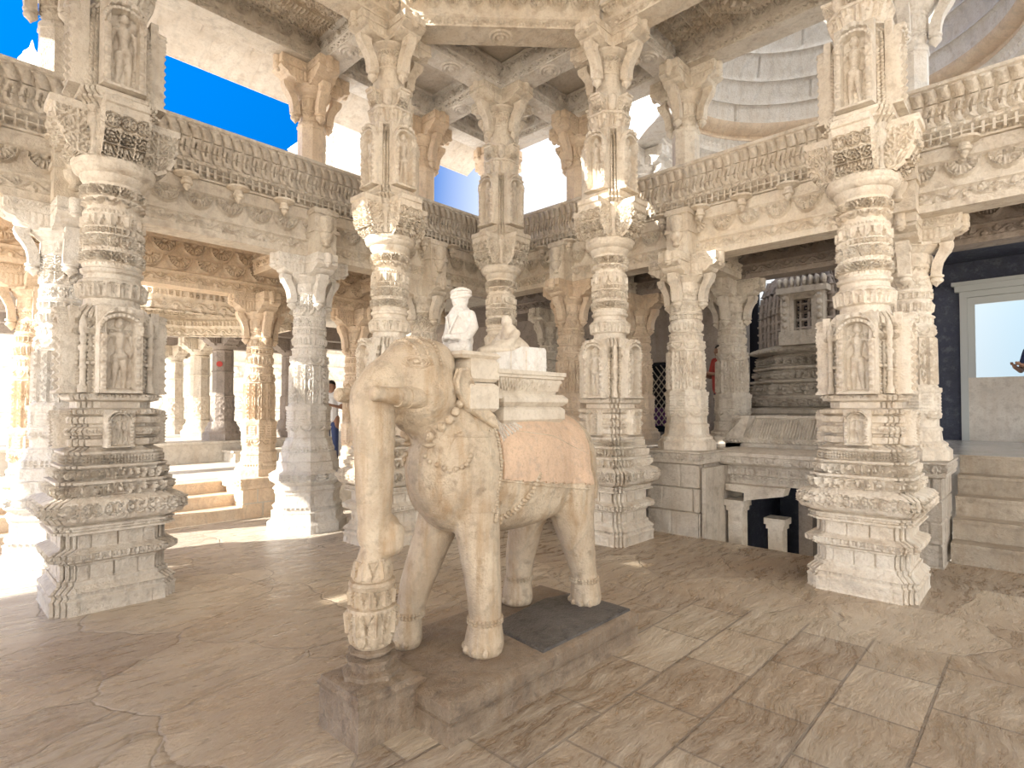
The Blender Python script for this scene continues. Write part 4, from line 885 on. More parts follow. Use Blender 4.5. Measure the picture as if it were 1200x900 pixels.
# ------------------------------------------------------------------ white temple roofs outside
def tier_roof(cx,cy,w,z0,n,h,label,rz=0,name='temple_tower',steps=.86):
    t=thing(name,label,'tower',(cx,cy,z0),rz,'white temple roofs outside')
    for i in range(n):
        ww=w*(1-i/(n+1.2)); b=MB(); z=i*h
        sweep(b,poly_path(notch(ww,ww*.55,3),.12),chain([(0,z),(0,z+h*.45,P_arc,.06,dict(c=.5)),(.12,z+h*.5),(.14,z+h*.6,P_hole,.05,dict(c=.25)),(-.05,z+h*.75),(-.25,z+h)]),.1); b.build('roof_tier',M['marble_white'],t)
    b=MB(); b.lathe([(.5,0),(.7,.15),(.75,.3),(.5,.5),(.25,.6),(.35,.75),(.2,.95),(.02,1.3)],20,(0,0,n*h)); b.build('finial',M['marble_white'],t); return t
tier_roof(4.4,13.0,4.2,4.4,9,.85,'big white tiered temple roof beyond the gallery, left of centre')
tier_roof(12.6,6.6,3.8,4.4,9,.85,'white tiered temple roof seen between the centre and right columns')
t=thing('white_spire','small white temple spire against the blue sky at the top left','spire',(-2.64,27.0,0))
b=MB(); b.lathe([(.8,0),(.8,14.8),(.65,15.2),(.55,15.9),(.45,16.2)],20); b.build('tower',M['marble_white'],t)
b=MB(); b.lathe([(.50,16.2),(.56,16.35),(.55,16.7),(.46,17.0),(.32,17.25),(.30,17.35),(.18,17.5),(.09,17.65),(.04,17.9),(.01,18.0)],20); b.build('bell_cap',M['marble_white'],t)
# out of frame: stand-in walls and roofs, added to shade the hall
b=MB(); b.box((-16,-9.5,4.1),(-11.1,3.6,4.15)); b.box((-10.75,-9.5,4.1),(-8.6,3.6,4.15)); b.box((-11.1,-9.5,4.1),(-10.75,1.40,4.15)); b.box((-11.1,1.58,4.1),(-10.75,2.0,4.15)); b.box((-11.1,2.09,4.1),(-10.75,3.6,4.15)); struct('ceiling',b,M['slab'])  # low roof with gaps cut to drop sun patches on the floor
b=MB(); b.box((-8.8,-9.5,3.6),(-8.6,2.2,4.25)); b.box((-8.8,-3.5,4.40),(-8.6,2.2,7.2)); b.box((-8.8,-9.5,4.40),(-8.6,-3.5,4.9)); b.box((-8.8,-9.5,6.3),(-8.6,-3.5,7.2))  # unseen wall, added to keep low sun out of the hall
for y0,y1 in ((-9.5,.2),(.5,.9),(1.1,2.2)): b.box((-8.8,y0,4.24),(-8.6,y1,4.41))  # slots left between these pieces to pass small spots of sun
struct('wall_west_sunblock',b,M['marble'])
b=MB(); b.box((-8.6,-9.6,3.6),(3.2,-9.4,4.9)); b.box((-16,-16,4.1),(5,-9.4,4.3)); b.box((-8.6,-9.6,6.3),(3.2,-9.4,7.1)); struct('wall_south_lightblock',b,M['marble'])  # unseen gallery front, added to cut the light from behind the camera
b=MB(); b.box((-8.8,-9.6,6.65),(3.2,-7.9,6.8)); struct('ceiling',b,M['marble'])
# ================================================================== the stone elephant
EY=-3.35
def remesh(mb,voxel,smooth=6,name='tmp'):
    me=mb.mesh(name,M['elephant']); o=bpy.data.objects.new(name,me); COL.objects.link(o)
    r=o.modifiers.new('r','REMESH'); r.mode='VOXEL'; r.voxel_size=voxel
    s=o.modifiers.new('s','SMOOTH'); s.factor=.5; s.iterations=smooth
    dg=bpy.context.evaluated_depsgraph_get(); ev=o.evaluated_get(dg); m=bpy.data.meshes.new_from_object(ev)
    bpy.data.objects.remove(o); bpy.data.meshes.remove(me); return m
def chainballs(mb,pts,sub=6,n=14):
    """smooth tapered limb through (x,y,z,r)"""
    for a,b in zip(pts[:-1],pts[1:]):
        for i in range(sub+1):
            t=i/sub; p=[a[k]*(1-t)+b[k]*t for k in range(4)]; mb.ball(p[:3],p[3],n,8)
    mb.tube([p[:3] for p in pts],[p[3]*.98 for p in pts],n)
el=thing('stone_elephant','large weathered stone elephant statue with a saddle cloth, standing on a low plinth','elephant statue',(-3.3,EY,.2))
OFF=Vector((3.3,-EY,-.2))
b=MB()
b.ball((-3.22,EY,1.21),(.66,.30,.395),24,16); b.ball((-3.66,EY,1.25),(.35,.275,.385),20,14); b.ball((-2.80,EY,1.20),(.36,.275,.36),20,14); b.ball((-3.05,EY,1.36),(.5,.22,.26),20,12)
b.ball((-3.2,EY,1.04),(.60,.26,.22),20,12)
chainballs(b,[(-3.70,EY,1.42,.24),(-3.90,EY,1.60,.175)])
b.ball((-3.985,EY,1.755),(.235,.215,.24),24,16); b.ball((-3.965,EY,1.68),(.205,.235,.205),24,16); b.ball((-3.93,EY-.08,1.84),(.14,.11,.14)); b.ball((-3.93,EY+.08,1.84),(.14,.11,.14))
chainballs(b,[(-4.03,EY,1.79,.18),(-4.17,EY,1.72,.150),(-4.25,EY-.01,1.665,.130),(-4.27,EY-.02,1.60,.118),(-4.265,EY-.03,1.45,.108),(-4.265,EY-.035,1.2,.100),(-4.265,EY-.035,1.02,.084),(-4.265,EY-.03,.95,.088)])
chainballs(b,[(-4.265,EY-.03,.96,.086),(-4.25,EY-.06,.89,.075),(-4.20,EY-.11,.90,.055),(-4.185,EY-.115,.97,.045)])
b.ball((-4.19,EY-.05,1.0),(.06,.06,.05))
chainballs(b,[(-3.92,EY,1.70,.20),(-4.0,EY,1.58,.12),(-4.03,EY,1.545,.08)])   # cheek and jaw
chainballs(b,[(-4.02,EY,1.56,.075),(-4.13,EY-.02,1.57,.05),(-4.17,EY-.02,1.60,.045)])
legs=[[(-3.66,EY-.13,1.05,.15),(-3.65,EY-.16,.80,.125),(-3.63,EY-.18,.55,.105),(-3.625,EY-.185,.38,.095),(-3.63,EY-.185,.30,.112),(-3.635,EY-.185,.25,.118)],
 [(-3.66,EY+.12,1.05,.15),(-3.74,EY+.17,.80,.12),(-3.83,EY+.20,.55,.10),(-3.87,EY+.215,.38,.080),(-3.88,EY+.22,.30,.090),(-3.885,EY+.22,.25,.098)],
 [(-2.76,EY-.11,1.08,.20),(-2.74,EY-.13,.85,.155),(-2.68,EY-.14,.62,.118),(-2.62,EY-.14,.42,.092),(-2.60,EY-.14,.31,.108),(-2.60,EY-.14,.25,.115)],
 [(-2.86,EY+.11,1.05,.18),(-2.88,EY+.17,.80,.13),(-2.90,EY+.22,.55,.11),(-2.90,EY+.235,.40,.095),(-2.91,EY+.24,.31,.108),(-2.91,EY+.24,.25,.115)]]
for l in legs: chainballs(b,l)
me=remesh(b,.013,8,'body')
V=np.empty(len(me.vertices)*3); me.vertices.foreach_get('co',V); V=V.reshape(-1,3); V[:,2]=np.maximum(V[:,2],.2)
V+=np.array(OFF); me.vertices.foreach_set('co',V.ravel()); me.update()
me.polygons.foreach_set('use_smooth',[True]*len(me.polygons))
body=bpy.data.objects.new('body',me); COL.objects.link(body); body.parent=el
from mathutils.bvhtree import BVHTree
bvh=BVHTree.FromPolygons([tuple(v) for v in V],[tuple(p.vertices) for p in me.polygons])
def onb(x,z,side=-1,off=.0):
    o=Vector((x,EY+side*1.0,z))+OFF; h=bvh.ray_cast(o,Vector((0,-side,0)))
    if h[0] is None: return None
    return h[0]+h[1]*off
def path_on(pts,step=.022,side=-1,off=.004):
    out=[]
    for a,c in zip(pts[:-1],pts[1:]):
        L=math.hypot(c[0]-a[0],c[1]-a[1]); k=max(1,int(L/step))
        for i in range(k):
            t=i/k; p=onb(a[0]+(c[0]-a[0])*t,a[1]+(c[1]-a[1])*t,side,off)
            if p is not None: out.append(p)
    return out
# saddle cloth : a raised shell following the back
def shell(name,test,thick,mat,parent=el):
    keep=[p for p in me.polygons if test(p.center-OFF)]
    used=sorted({i for p in keep for i in p.vertices}); mp={i:k for k,i in enumerate(used)}
    nrm=np.empty(len(me.vertices)*3); me.vertex_normals.foreach_get('vector',nrm); nrm=nrm.reshape(-1,3)
    top=V[used]+nrm[used]*thick; bot=V[used]-nrm[used]*.004; n=len(used); F=[[mp[i] for i in p.vertices] for p in keep]
    edges={}
    for f in F:
        for i in range(len(f)): e=(f[i],f[(i+1)%len(f)]); edges[e]=edges.get(e,0)+1
    Fs=[f for f in F]+[[e[1],e[0],e[0]+n,e[1]+n] for e in edges if (e[1],e[0]) not in edges]
    m=MB(); m.add(np.concatenate([top,bot]),Fs); return m.build(name,M[mat],parent,sharp=60)
cl=lambda c: c.z<1.62-.0*(c.x) and c.z>1.00-.16*(c.x+2.85) and -3.60<c.x<-2.56
shell('saddle_cloth',lambda c: c.x>-3.56 and c.x<-2.74+.12*(c.z-1.1) and c.z>1.09-.13*(c.x+2.8),.012,'blanket')
shell('rump_strap',lambda c: c.x>-2.70 and c.x<-2.62 and c.z>.98 ,.016,'elephant')
shell('chest_cloth',lambda c: c.x<-3.60 and c.x>-3.92+.45*max(0,c.z-1.3) and c.z>1.02 and c.z<1.47,.008,'elephant')
# raised borders
def cord(name,pts,r,mat='elephant',parent=el,side=-1):
    p=path_on(pts,.02,side,.004)
    if len(p)>2: m=MB(); m.tube(p,r,8); return m.build(name,M[mat],parent)
def beads(name,pts,r,mat='rider',parent=el,side=-1,step=None,rows=1):
    for k in range(rows):
        m=MB()
        for p in path_on([(x,z-k*r*1.9) for x,z in pts],step or r*1.75,side,r*.6): m.ball(p,r*1.12,8,6)
        m.build(name,M[mat],parent)
for s in (-1,1):
    cord('cloth_border',[(-3.58,1.30),(-3.2,1.22),(-2.74,1.12)],.008,side=s)
    cord('cloth_border',[(-3.58,1.48),(-3.1,1.42),(-2.72,1.28)],.009,side=s)
    cord('cloth_border',[(-3.60,1.19),(-3.2,1.12),(-2.75,1.05)],.007,side=s)
    cord('cloth_border',[(-3.86,1.45),(-3.60,1.43)],.008,side=s); cord('cloth_border',[(-3.66,1.43),(-3.665,1.30),(-3.60,1.29)],.006,side=s)
    beads('bead_string',[(-3.585,1.64),(-3.58,1.42),(-3.58,1.27),(-3.60,1.10),(-3.66,1.0)],.010,'elephant',side=s)
    beads('bead_string',[(-3.28,1.20),(-3.34,1.10),(-3.43,1.0),(-3.56,.94)],.012,'elephant',side=s,rows=2)
    beads('bead_necklace',[(-4.0,1.40),(-3.97,1.31),(-3.90,1.26),(-3.82,1.29),(-3.78,1.36)],.014,'elephant',side=s)
    beads('rope_collar',[(-3.83,1.62),(-3.93,1.50),(-4.00,1.42)],.024,'elephant',side=s,step=.04)
    m=MB()
    for j in range(7):
        for p in path_on([(-3.57+.018*j,1.66-.004*j),(-3.56+.028*j,1.50),(-3.53+.03*j,1.40+.012*j)],.012,s,.010): m.ball(p,(.009,.012,.012),6,5)
    m.build('braided_tassel',M['marble_grey'],el)
    q=onb(-3.965,1.42,s,.0)
    if q is not None:
        m=MB(); m.ball(q+Vector((0,s*.012,.03)),(.030,.022,.040),12,8); m.ball(q+Vector((0,s*.014,-.02)),(.042,.030,.016),12,8); m.ball(q+Vector((0,s*.012,.075)),(.012,.012,.012),8,6); m.build('chest_bell',M['elephant'],el)
    m=MB()
    for q in path_on([(-3.62,1.02),(-3.64,.95)],.012,s,.01): m.ball(q,(.02,.012,.012),8,6)
    m.build('hanging_bell',M['elephant'],el)
def anklet(l,z,r,rows=2,rr=.0105,nm='bead_anklet'):
    m=MB(); 
    for (a,c) in zip(l[:-1],l[1:]):
        if c[2]<=z<=a[2]: t=(a[2]-z)/(a[2]-c[2]); x=a[0]+(c[0]-a[0])*t; y=a[1]+(c[1]-a[1])*t; R=a[3]+(c[3]-a[3])*t
    for k in range(rows):
        for i in range(26):
            an=2*PI*i/26; m.ball(Vector((x+(R+.001)*math.cos(an),y+(R+.001)*math.sin(an),z-k*rr*1.8))+OFF,rr,8,6)
    return m.build(nm,M['elephant'],el)
for l in legs: anklet(l,.395,.1)
for l in legs[2:]: pass
# toenails
for l in legs:
    x,y,_,r=l[-1]
    for a in (-.9,-.3,.3,.9): 
        an=PI+a; m=MB(); m.ball(Vector((x+r*.93*math.cos(an),y+r*.93*math.sin(an),.235))+OFF,(.022,.022,.026),8,6); m.build('toenail',M['elephant'],el)
# ears
for s in (-1,1):
    m=MB(); out=[(-3.86,1.82),(-3.80,1.83),(-3.75,1.74),(-3.71,1.66),(-3.64,1.60),(-3.575,1.545),(-3.555,1.475),(-3.64,1.51),(-3.74,1.565),(-3.82,1.62),(-3.87,1.69),(-3.88,1.76)]; 
    n=len(out); c=(-3.77,1.68); V2=[];
    def yy(x,z,o): 
        q=onb(x,z,s,0); base=(q-OFF).y if q is not None else EY+s*.2
        base=EY+s*max(abs(base-EY),.215); return base+s*o
    rings=[(1.0,-.02),(1.0,.012),(.90,.020),(.80,.012),(.5,.012),(.2,.014)]
    for k,(sc,o) in enumerate(rings):
        for x,z in out: X=c[0]+(x-c[0])*sc; Z_=c[1]+(z-c[1])*sc; V2.append(Vector((X,yy(x,z,0)*sc+(EY+s*.215)*(1-sc)+s*o,Z_))+OFF)
    F=[]
    for k in range(len(rings)-1):
        for i in range(n): F.append([k*n+i,k*n+(i+1)%n,(k+1)*n+(i+1)%n,(k+1)*n+i])
    F.append([(len(rings)-1)*n+i for i in range(n)]); 
    if s>0: F=[f[::-1] for f in F]
    m.add([tuple(v) for v in V2],F); m.build('ear',M['elephant'],el,sharp=50)
# eyes, tusks, forehead pearls
for s in (-1,1):
    q=onb(-4.10,1.845,s,0)
    if q is not None:
        m=MB()
        for k,(r,o) in enumerate(((.050,.0),(.036,.006))):
            pts=[q+Vector((r*1.25*math.cos(t),s*(o+.002)+(.0),r*.62*math.sin(t))) for t in np.linspace(0,2*PI,25)]
            pts=[ (lambda h: Vector((p.x,h.y+s*o,p.z)) if h is not None else p)(onb(p.x-OFF.x,p.z-OFF.z,s,0)) for p in pts]
            m.tube(pts,.006,6)
        m.ball(q+Vector((0,s*.004,0)),(.022,.014,.016),12,8); m.build('eye',M['elephant'],el)
    m=MB(); x0,y0=-4.06,EY+s*.150; m.tube([Vector(p)+OFF for p in ((x0,y0,1.655),(-4.16,EY+s*.165,1.655),(-4.26,EY+s*.172,1.665),(-4.345,EY+s*.172,1.672))],[.058,.050,.042,.038],16)
    m.ball(Vector((-4.35,EY+s*.172,1.672))+OFF,(.03,.038,.038),14,10)
    for x,r in ((-4.14,.056),(-4.20,.051)): m.tube([Vector((x,EY+s*.166,1.656))+OFF,Vector((x-.02,EY+s*.167,1.657))+OFF],[r,r],16)
    m.build('tusk',M['elephant'],el)
for j in range(3):
    m=MB()
    for k in range(26):
        a=-1.15+2.3*k/25
        d=Vector((-.55+.28*j,math.sin(a),math.cos(a))); h=bvh.ray_cast(Vector((-3.97,EY,1.75))+OFF+d.normalized()*.6,-d.normalized())
        if h[0] is not None: m.ball(h[0]+h[1]*.003,.011,8,5)
    m.build('pearl_row',M['elephant'],el)
# saddle stones, cushions
m=MB()
def rbox(mb,a,b_,r=.015):
    x0,y0,z0=a;x1,y1,z1=b_
    P,Mi,S,c=poly_path([(x0,y0),(x1,y0),(x1,y1),(x0,y1)],1); sweep(mb,(P,Mi,S,c),chain([(-r,z0),(0,z0+r),(0,z1-r),(-r,z1)]))
rbox(m,(-3.79,EY-.240,1.58),(-3.57,EY+.240,1.745),.02); rbox(m,(-3.78,EY-.232,1.75),(-3.56,EY+.232,1.885),.02); rbox(m,(-3.84,EY-.225,1.885),(-3.54,EY+.225,1.925),.018)
m.xf(np.array(Matrix.Translation(OFF))); m.build('saddle_block',M['rider'],el)
m=MB(); rbox(m,(-3.50,EY-.21,1.50),(-2.92,EY+.21,1.62),.03); rbox(m,(-3.51,EY-.22,1.615),(-2.90,EY+.22,1.69),.025)
m.xf(np.array(Matrix.Translation(OFF))); m.build('cushion',M['rider'],el)
m=MB(); P=poly_path([(-3.49,EY-.185),(-2.97,EY-.185),(-2.97,EY+.185),(-3.49,EY+.185)],.008)
def P_lean(S,T,H,c=.022,**k): return np.abs(np.sin(PI*(S/c+.9*T)))
sweep(m,P,chain([(0,1.68),(.02,1.69),(.02,1.71),(.0,1.715),(.005,1.735),(.03,1.815,P_lean,.010),(.045,1.82),(.045,1.835),(.055,1.84),(.055,1.865),(-.02,1.87)]),.012)
m.xf(np.array(Matrix.Translation(OFF+Vector((-.03,0,-.03))))); m.build('howdah_rim',M['rider'],el)
# rider, reclining figure, back rest : separate carvings set on the saddle
t=thing('turbaned_rider','small white marble figure with a turban and folded hands sitting behind the elephant head','figure',(-3.66,EY,1.915))
b=MB(); ch=lambda *p: chainballs(b,p,5,12)
ch((0,0,.09,.080),(0,0,.16,.072),(0,0,.235,.075)); b.ball((0,0,.235),(.066,.11,.05)); b.ball((0,0,.17),(.066,.085,.08)); ch((0,0,.26,.035),(0,0,.30,.03))
b.ball((-.004,0,.335),(.052,.050,.055),16,12); b.ball((-.048,0,.328),(.010,.009,.013)); b.ball((-.036,0,.305),(.014,.018,.008))
for s in (-1,1):
    ch((0,s*.088,.235,.034),(.005,s*.112,.165,.030),(-.03,s*.100,.105,.026),(-.085,s*.04,.105,.021),(-.100,s*.012,.108,.018))
    ch((-.01,s*.05,.045,.05),(-.06,s*.11,.035,.042),(-.11,s*.05,.03,.034),(-.12,s*.0,.03,.028))
    b.ball((-.006,s*.043,.33),(.010,.006,.016))
me2=remesh(b,.006,3,'figure_body'); me2.materials[0]=M['marble_white']; me2.polygons.foreach_set('use_smooth',[True]*len(me2.polygons)); o=bpy.data.objects.new('figure_body',me2); COL.objects.link(o); o.parent=t
b=MB(); b.ball((.004,0,.368),(.060,.060,.034),16,10); b.ball((.008,0,.388),(.050,.050,.030),16,10)
for k in range(3): b.tube([( .004+.058*math.cos(a),.057*math.sin(a),.358+.012*k+.012*math.cos(a+k)) for a in np.linspace(0,2*PI,25)],.008,8)
for s in (-1,1): pass
b.build('turban',M['marble_white'],t)
b=MB(); b.tube([(-.070,-.05,.235),(-.082,0,.15),(-.075,.03,.10)],.006,6); b.tube([(-.070,.05,.235),(-.082,.01,.15)],.006,6); b.build('sash',M['marble_white'],t)
b=MB(); 
for k in range(3): b.ball((-.046,.0,.305-.002*k),(.004,.012-.003*k,.003))
for s in (-1,1): b.ball((-.040,s*.017,.338),(.007,.008,.005),8,6)
b.build('face_detail',M['rider'],t)
t=thing('reclining_figure','worn white marble figure leaning back beside the rider on the elephant saddle','figure',(-3.35,EY-.01,1.92))
b=MB(); ch=lambda *p: chainballs(b,p,5,12)
ch((.12,0,.10,.07),(.10,0,.17,.060),(.085,0,.21,.034),(.08,0,.235,.030)); b.ball((.075,0,.245),(.040,.036,.045),14,10)
ch((.10,-.06,.165,.030),(.02,-.09,.10,.026),(-.08,-.07,.055,.022),(-.16,-.04,.04,.018)); ch((.10,.06,.165,.030),(.04,.09,.09,.026),(-.03,.06,.06,.022))
ch((.10,-.03,.06,.065),(-.02,-.05,.07,.048),(-.12,-.04,.035,.035),(-.17,-.03,.03,.028)); ch((.10,.04,.06,.06),(0,.06,.06,.045),(-.10,.05,.035,.034))
ch((.16,0,.10,.06),(.22,0,.075,.055),(.28,0,.03,.04)); b.ball((.0,-.03,.045),(.16,.10,.045),14,10)
me2=remesh(b,.007,3,'figure_body'); me2.materials[0]=M['rider']; me2.polygons.foreach_set('use_smooth',[True]*len(me2.polygons)); o=bpy.data.objects.new('figure_body',me2); COL.objects.link(o); o.parent=t
t=thing('marble_back_rest','plain white marble block on the elephant back behind the worn figure','block',(-3.27,EY,1.84))
b=MB(); 
b.prism([(-.22,0),(.24,0),(.24,.145),(.22,.16),(.0,.155),(-.08,.12),(-.22,.10)][::-1],-.14,.14,axis='y'); b.build('seat_block',M['marble_white'],t)
b=MB(); 
for x in (-.10,.04): b.box((x,-.143,.004),(x+.004,-.139,.13))
b.build('joint_lines',M['rider'],t)
# ------------------------------------------------------------------ plinth and lotus pedestal
b=MB(); x0,y0,x1,y1=-4.14,-3.84,-2.46,-2.93
sweep(b,poly_path([(x0,y0),(x1,y0),(x1,y1),(x0,y1)],.02),chain([(.01,0),(.0,.015),(0,.095,P_brick,.006,dict(c=.8)),(-.012,.10),(-.012,.115),(0,.125),(0,.175),(-.02,.19),(-.035,.2)]))
o=b.build('statue_plinth',M['plinth']); tag(o,'low worn brown stone plinth under the stone elephant','plinth')
b=MB(); 
vs=[(-3.42,-3.80),(-2.50,-3.80),(-2.48,-3.30),(-2.75,-3.22),(-3.36,-3.30)]
sweep(b,poly_path(vs,.04),chain([(0,.198),(-.004,.214),(-.012,.218)])); o=b.build('dark_slab',M['black_slab']); tag(o,'dark blackish stone slab on the rear half of the statue plinth','slab')
t=thing('lotus_pedestal','carved stone lotus bud stand under the curled tip of the elephant trunk','pedestal',(-4.275,-3.385,0))
b=MB(); sq=lambda w: poly_path([(-w,-w),(w,-w),(w,w),(-w,w)],.02)
sweep(b,sq(.185),chain([(.005,0),(0,.02),(0,.20),(.004,.205)])); b.build('pedestal_block',M['plinth'],t)
b=MB(); sweep(b,sq(.185),chain([(.006,.20),(.01,.22),(-.005,.235),(-.005,.25),(-.045,.265)])); sweep(b,oct_path(.11,.02,0),chain([(.03,.255),(.03,.285),(-.005,.30),(-.005,.33),(.01,.335),(.01,.35),(-.03,.36),(-.03,.375),(0,.38),(.0,.39),(-.02,.40)]))
b.build('stepped_mouldings',M['plinth'],t)
c_=.1*2*PI
b=MB(); sweep(b,circ_path(140,.1),chain([(.085,.395),(.095,.41),(.112,.47,P_tongue,.010,dict(c=c_/8)),(.122,.585,P_leaf,.018,dict(c=c_/8)),(.120,.60),(.10,.605)]),.007); b.build('lower_petals',M['elephant'],t)
b=MB(); sweep(b,circ_path(140,.1),chain([(.10,.60),(.104,.61),(.108,.69,P_leaf,.015,dict(c=c_/10)),(.118,.715),(.112,.73),(.09,.735)]),.007); b.build('middle_petals',M['elephant'],t)
b=MB(); sweep(b,circ_path(140,.1),chain([(.095,.73),(.098,.74),(.078,.83,P_leaf,.010,dict(c=c_/6)),(.058,.90),(.02,.93)]),.007); b.build('bud_tip',M['elephant'],t)
# ================================================================== people
def person(label,x,y,z,rz,shirt,trous,pose='phone'):
    t=thing('person',label,'person',(x,y,z),rz)
    def sk(name,edges,verts,rad,mat,vox=.012):
        b=MB()
        for e in edges: chainballs(b,[(*verts[i],rad[i]) for i in e],6,12)
        mm=remesh(b,vox,4,name); mm.materials[0]=M[mat]; mm.polygons.foreach_set('use_smooth',[True]*len(mm.polygons)); o=bpy.data.objects.new(name,mm); COL.objects.link(o); o.parent=t; return o
    # facing +x locally
    v=dict(hip=(0,0,.92),ch=(0,0,1.25),nk=(.01,0,1.45),hd=(.03,0,1.58),sl=(0,.17,1.40),sr=(0,-.17,1.40),el=(.06,.24,1.12),er=(.06,-.24,1.12),wl=(.28,.12,1.16),wr=(.28,-.12,1.16),kl=(.03,.10,.50),kr=(-.03,-.10,.50),al=(0,.11,.09),ar=(-.05,-.11,.09),tl=(.13,.12,.035),tr=(.08,-.12,.035),hl=(0,.09,.88),hr=(0,-.09,.88),fl=(.35,.06,1.18),fr=(.35,-.06,1.18))
    r=dict(hip=.13,ch=.14,nk=.055,hd=.095,sl=.06,sr=.06,el=.042,er=.042,wl=.03,wr=.03,kl=.06,kr=.06,al=.04,ar=.04,tl=.035,tr=.035,hl=.095,hr=.095,fl=.03,fr=.03)
    sk('body',[('ch','nk','hd'),('sl','el','wl','fl'),('sr','er','wr','fr'),('hip','ch'),('hl','kl','al','tl'),('hr','kr','ar','tr')],v,r,'skin')
    r2={k:q*1.12+.006 for k,q in r.items()}
    b=MB()
    for e in [('hip','ch'),('sl','sr')]: chainballs(b,[(*v[i],r2[i]) for i in e],6,12)
    for s,e in (('sl','el'),('sr','er')): chainballs(b,[(*v[s],r2[s]),(v[s][0]+.04,v[s][1]*1.25,1.22,.058)],5,12)
    b.ball((0,0,1.32),(.13,.19,.14)); mm=remesh(b,.012,4,'shirt'); mm.materials[0]=M[shirt]; mm.polygons.foreach_set('use_smooth',[True]*len(mm.polygons)); o=bpy.data.objects.new('shirt',mm); COL.objects.link(o); o.parent=t
    v['hip2']=(0,0,.93); r2['hip2']=.118; r2['hl']=r2['hr']=.092; r2['hip']=.118; v['hl']=(0,.075,.86); v['hr']=(0,-.075,.86)
    sk('trousers',[('hl','kl','al'),('hr','kr','ar'),('hip2','hl'),('hip2','hr')],v,r2,trous)
    for k in ('l','r'):
        b=MB(); x_,y_,_=v['a'+k]; b.ball((x_+.06,y_,.045),(.145,.05,.045),14,8); b.ball((x_,y_,.08),(.06,.05,.06),12,8); b.build('shoe',M['hair'],t)
    b=MB(); b.ball((.005,0,1.615),(.105,.095,.095),16,12); b.ball((-.03,0,1.57),(.085,.09,.09),14,10); b.build('hair',M['hair'],t)
    b=MB(); b.ball((.125,0,1.565),(.018,.013,.02),8,6)
    for s in (-1,1): b.ball((.03,s*.095,1.57),(.02,.012,.03),8,6)
    b.ball((.112,0,1.525),(.012,.025,.008),8,6); b.build('face',M['skin'],t)
    for s in (-1,1):
        b=MB()
        for k in range(4): b.tube([(.35,s*(.06-.012*k)+.02*s,1.185),(.40,s*(.045-.012*k)+.02*s,1.20-.004*k),(.42,s*(.03-.010*k)+.02*s,1.225)],[.010,.009,.008],6)
        b.tube([(.34,s*.03,1.20),(.37,s*.012,1.235)],[.011,.009],6); b.build('hand',M['skin'],t)
    return t
person('man with dark hair in a white shirt and jeans standing behind the elephant trunk',.17,5.36,.5,-2.35,'white_cloth','navy_cloth')
person('person in a red top, mostly hidden by the column left of the shrine',4.0,-1.62,1.06,2.6,'red_cloth','navy_cloth')
person('person in navy cut by the frame beside the big door',5.43,-5.90,1.06,2.4,'navy_cloth','navy_cloth')
# ================================================================== camera
f_,pt,yw=658.36,.0235,.7422
F_=Vector((math.cos(yw)*math.cos(pt),math.sin(yw)*math.cos(pt),math.sin(pt))); R_=Vector((math.sin(yw),-math.cos(yw),0)); U_=R_.cross(F_)
cd=bpy.data.cameras.new('camera'); cam=bpy.data.objects.new('camera',cd); COL.objects.link(cam)
mt=Matrix((( R_.x,U_.x,-F_.x,-5.8702),(R_.y,U_.y,-F_.y,-5.9315),(R_.z,U_.z,-F_.z,1.6),(0,0,0,1))); cam.matrix_world=mt
cd.sensor_width=36; cd.sensor_fit='HORIZONTAL'; cd.lens=f_*36/1200; cd.shift_x=(600-619.09)/1200; cd.shift_y=(463.19-450)/1200; cd.clip_end=300; cd.clip_start=.05
SC.camera=cam
for o in bpy.data.objects:
    if o.parent is None and 'label' in o and 'kind' not in o: o['kind']='thing'
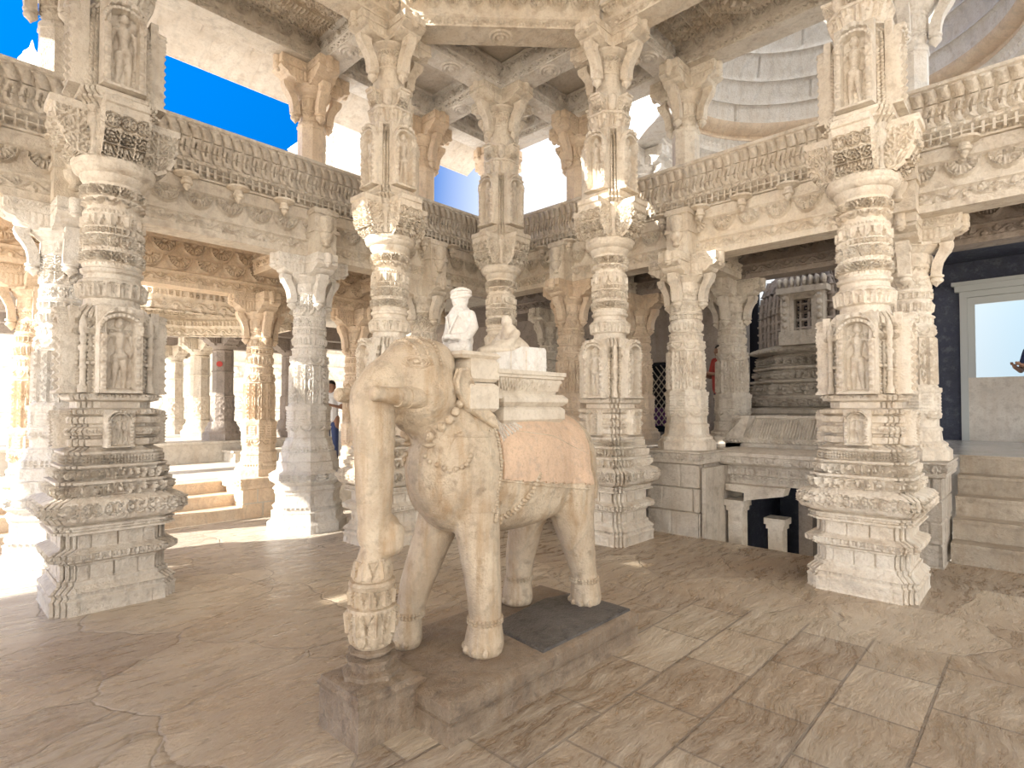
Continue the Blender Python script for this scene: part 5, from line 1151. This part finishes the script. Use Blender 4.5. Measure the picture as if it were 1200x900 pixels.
# ================================================================== light
w=bpy.data.worlds.new('sky'); SC.world=w; w.use_nodes=True; nt=w.node_tree
for n in list(nt.nodes): nt.nodes.remove(n)
L=nt.links.new; o=nt.nodes.new('ShaderNodeOutputWorld'); bg=nt.nodes.new('ShaderNodeBackground'); L(bg.outputs[0],o.inputs[0])
tc=nt.nodes.new('ShaderNodeTexCoord'); sx=nt.nodes.new('ShaderNodeSeparateXYZ'); L(tc.outputs['Generated'],sx.inputs[0])
# deep blue towards +Y (left of the hall), pale haze elsewhere, sunlit ground glow below the horizon
def dot(v):
    n=nt.nodes.new('ShaderNodeVectorMath'); n.operation='DOT_PRODUCT'; L(tc.outputs['Generated'],n.inputs[0]); n.inputs[1].default_value=v; return n.outputs['Value']
blue=ramp(nt,dot(Vector((-.25,.92,.30)).normalized()),[(.50,(0,0,0)),(.66,(1,1,1))])
skyc=mixc(nt,blue,(.90,.93,.96),(.0,.115,.42))
skyc=mixc(nt,ramp(nt,dot(Vector((.90,-.42,.05)).normalized()),[(.86,(0,0,0)),(.95,(1,1,1))]),skyc,(.40,.70,.90))
mr=nt.nodes.new('ShaderNodeMapRange'); L(sx.outputs[2],mr.inputs[0]); mr.inputs[1].default_value=-.06; mr.inputs[2].default_value=.04
col=mixc(nt,mr.outputs[0],(1.45,1.28,1.06),skyc)
L(col,bg.inputs[0])
ms=nt.nodes.new('ShaderNodeMapRange'); L(dot(Vector((-.85,-.15,.35)).normalized()),ms.inputs[0]); ms.inputs[1].default_value=-.9; ms.inputs[2].default_value=.9; ms.inputs[3].default_value=.45; ms.inputs[4].default_value=2.1
L(ms.outputs[0],bg.inputs[1])
sun=bpy.data.lights.new('sun','SUN'); so=bpy.data.objects.new('sun',sun); COL.objects.link(so)
sun.energy=6; sun.angle=math.radians(.6); sun.color=(1,.93,.82)
sd=Vector((-.826,.334,.454)).normalized()   # towards the sun
so.rotation_euler=sd.to_track_quat('Z','Y').to_euler(); so.location=(-10,5,15)
vs=SC.view_settings; vs.view_transform='Standard'; vs.look='None'; vs.gamma=1; vs.use_curve_mapping=False; vs.exposure=1.15
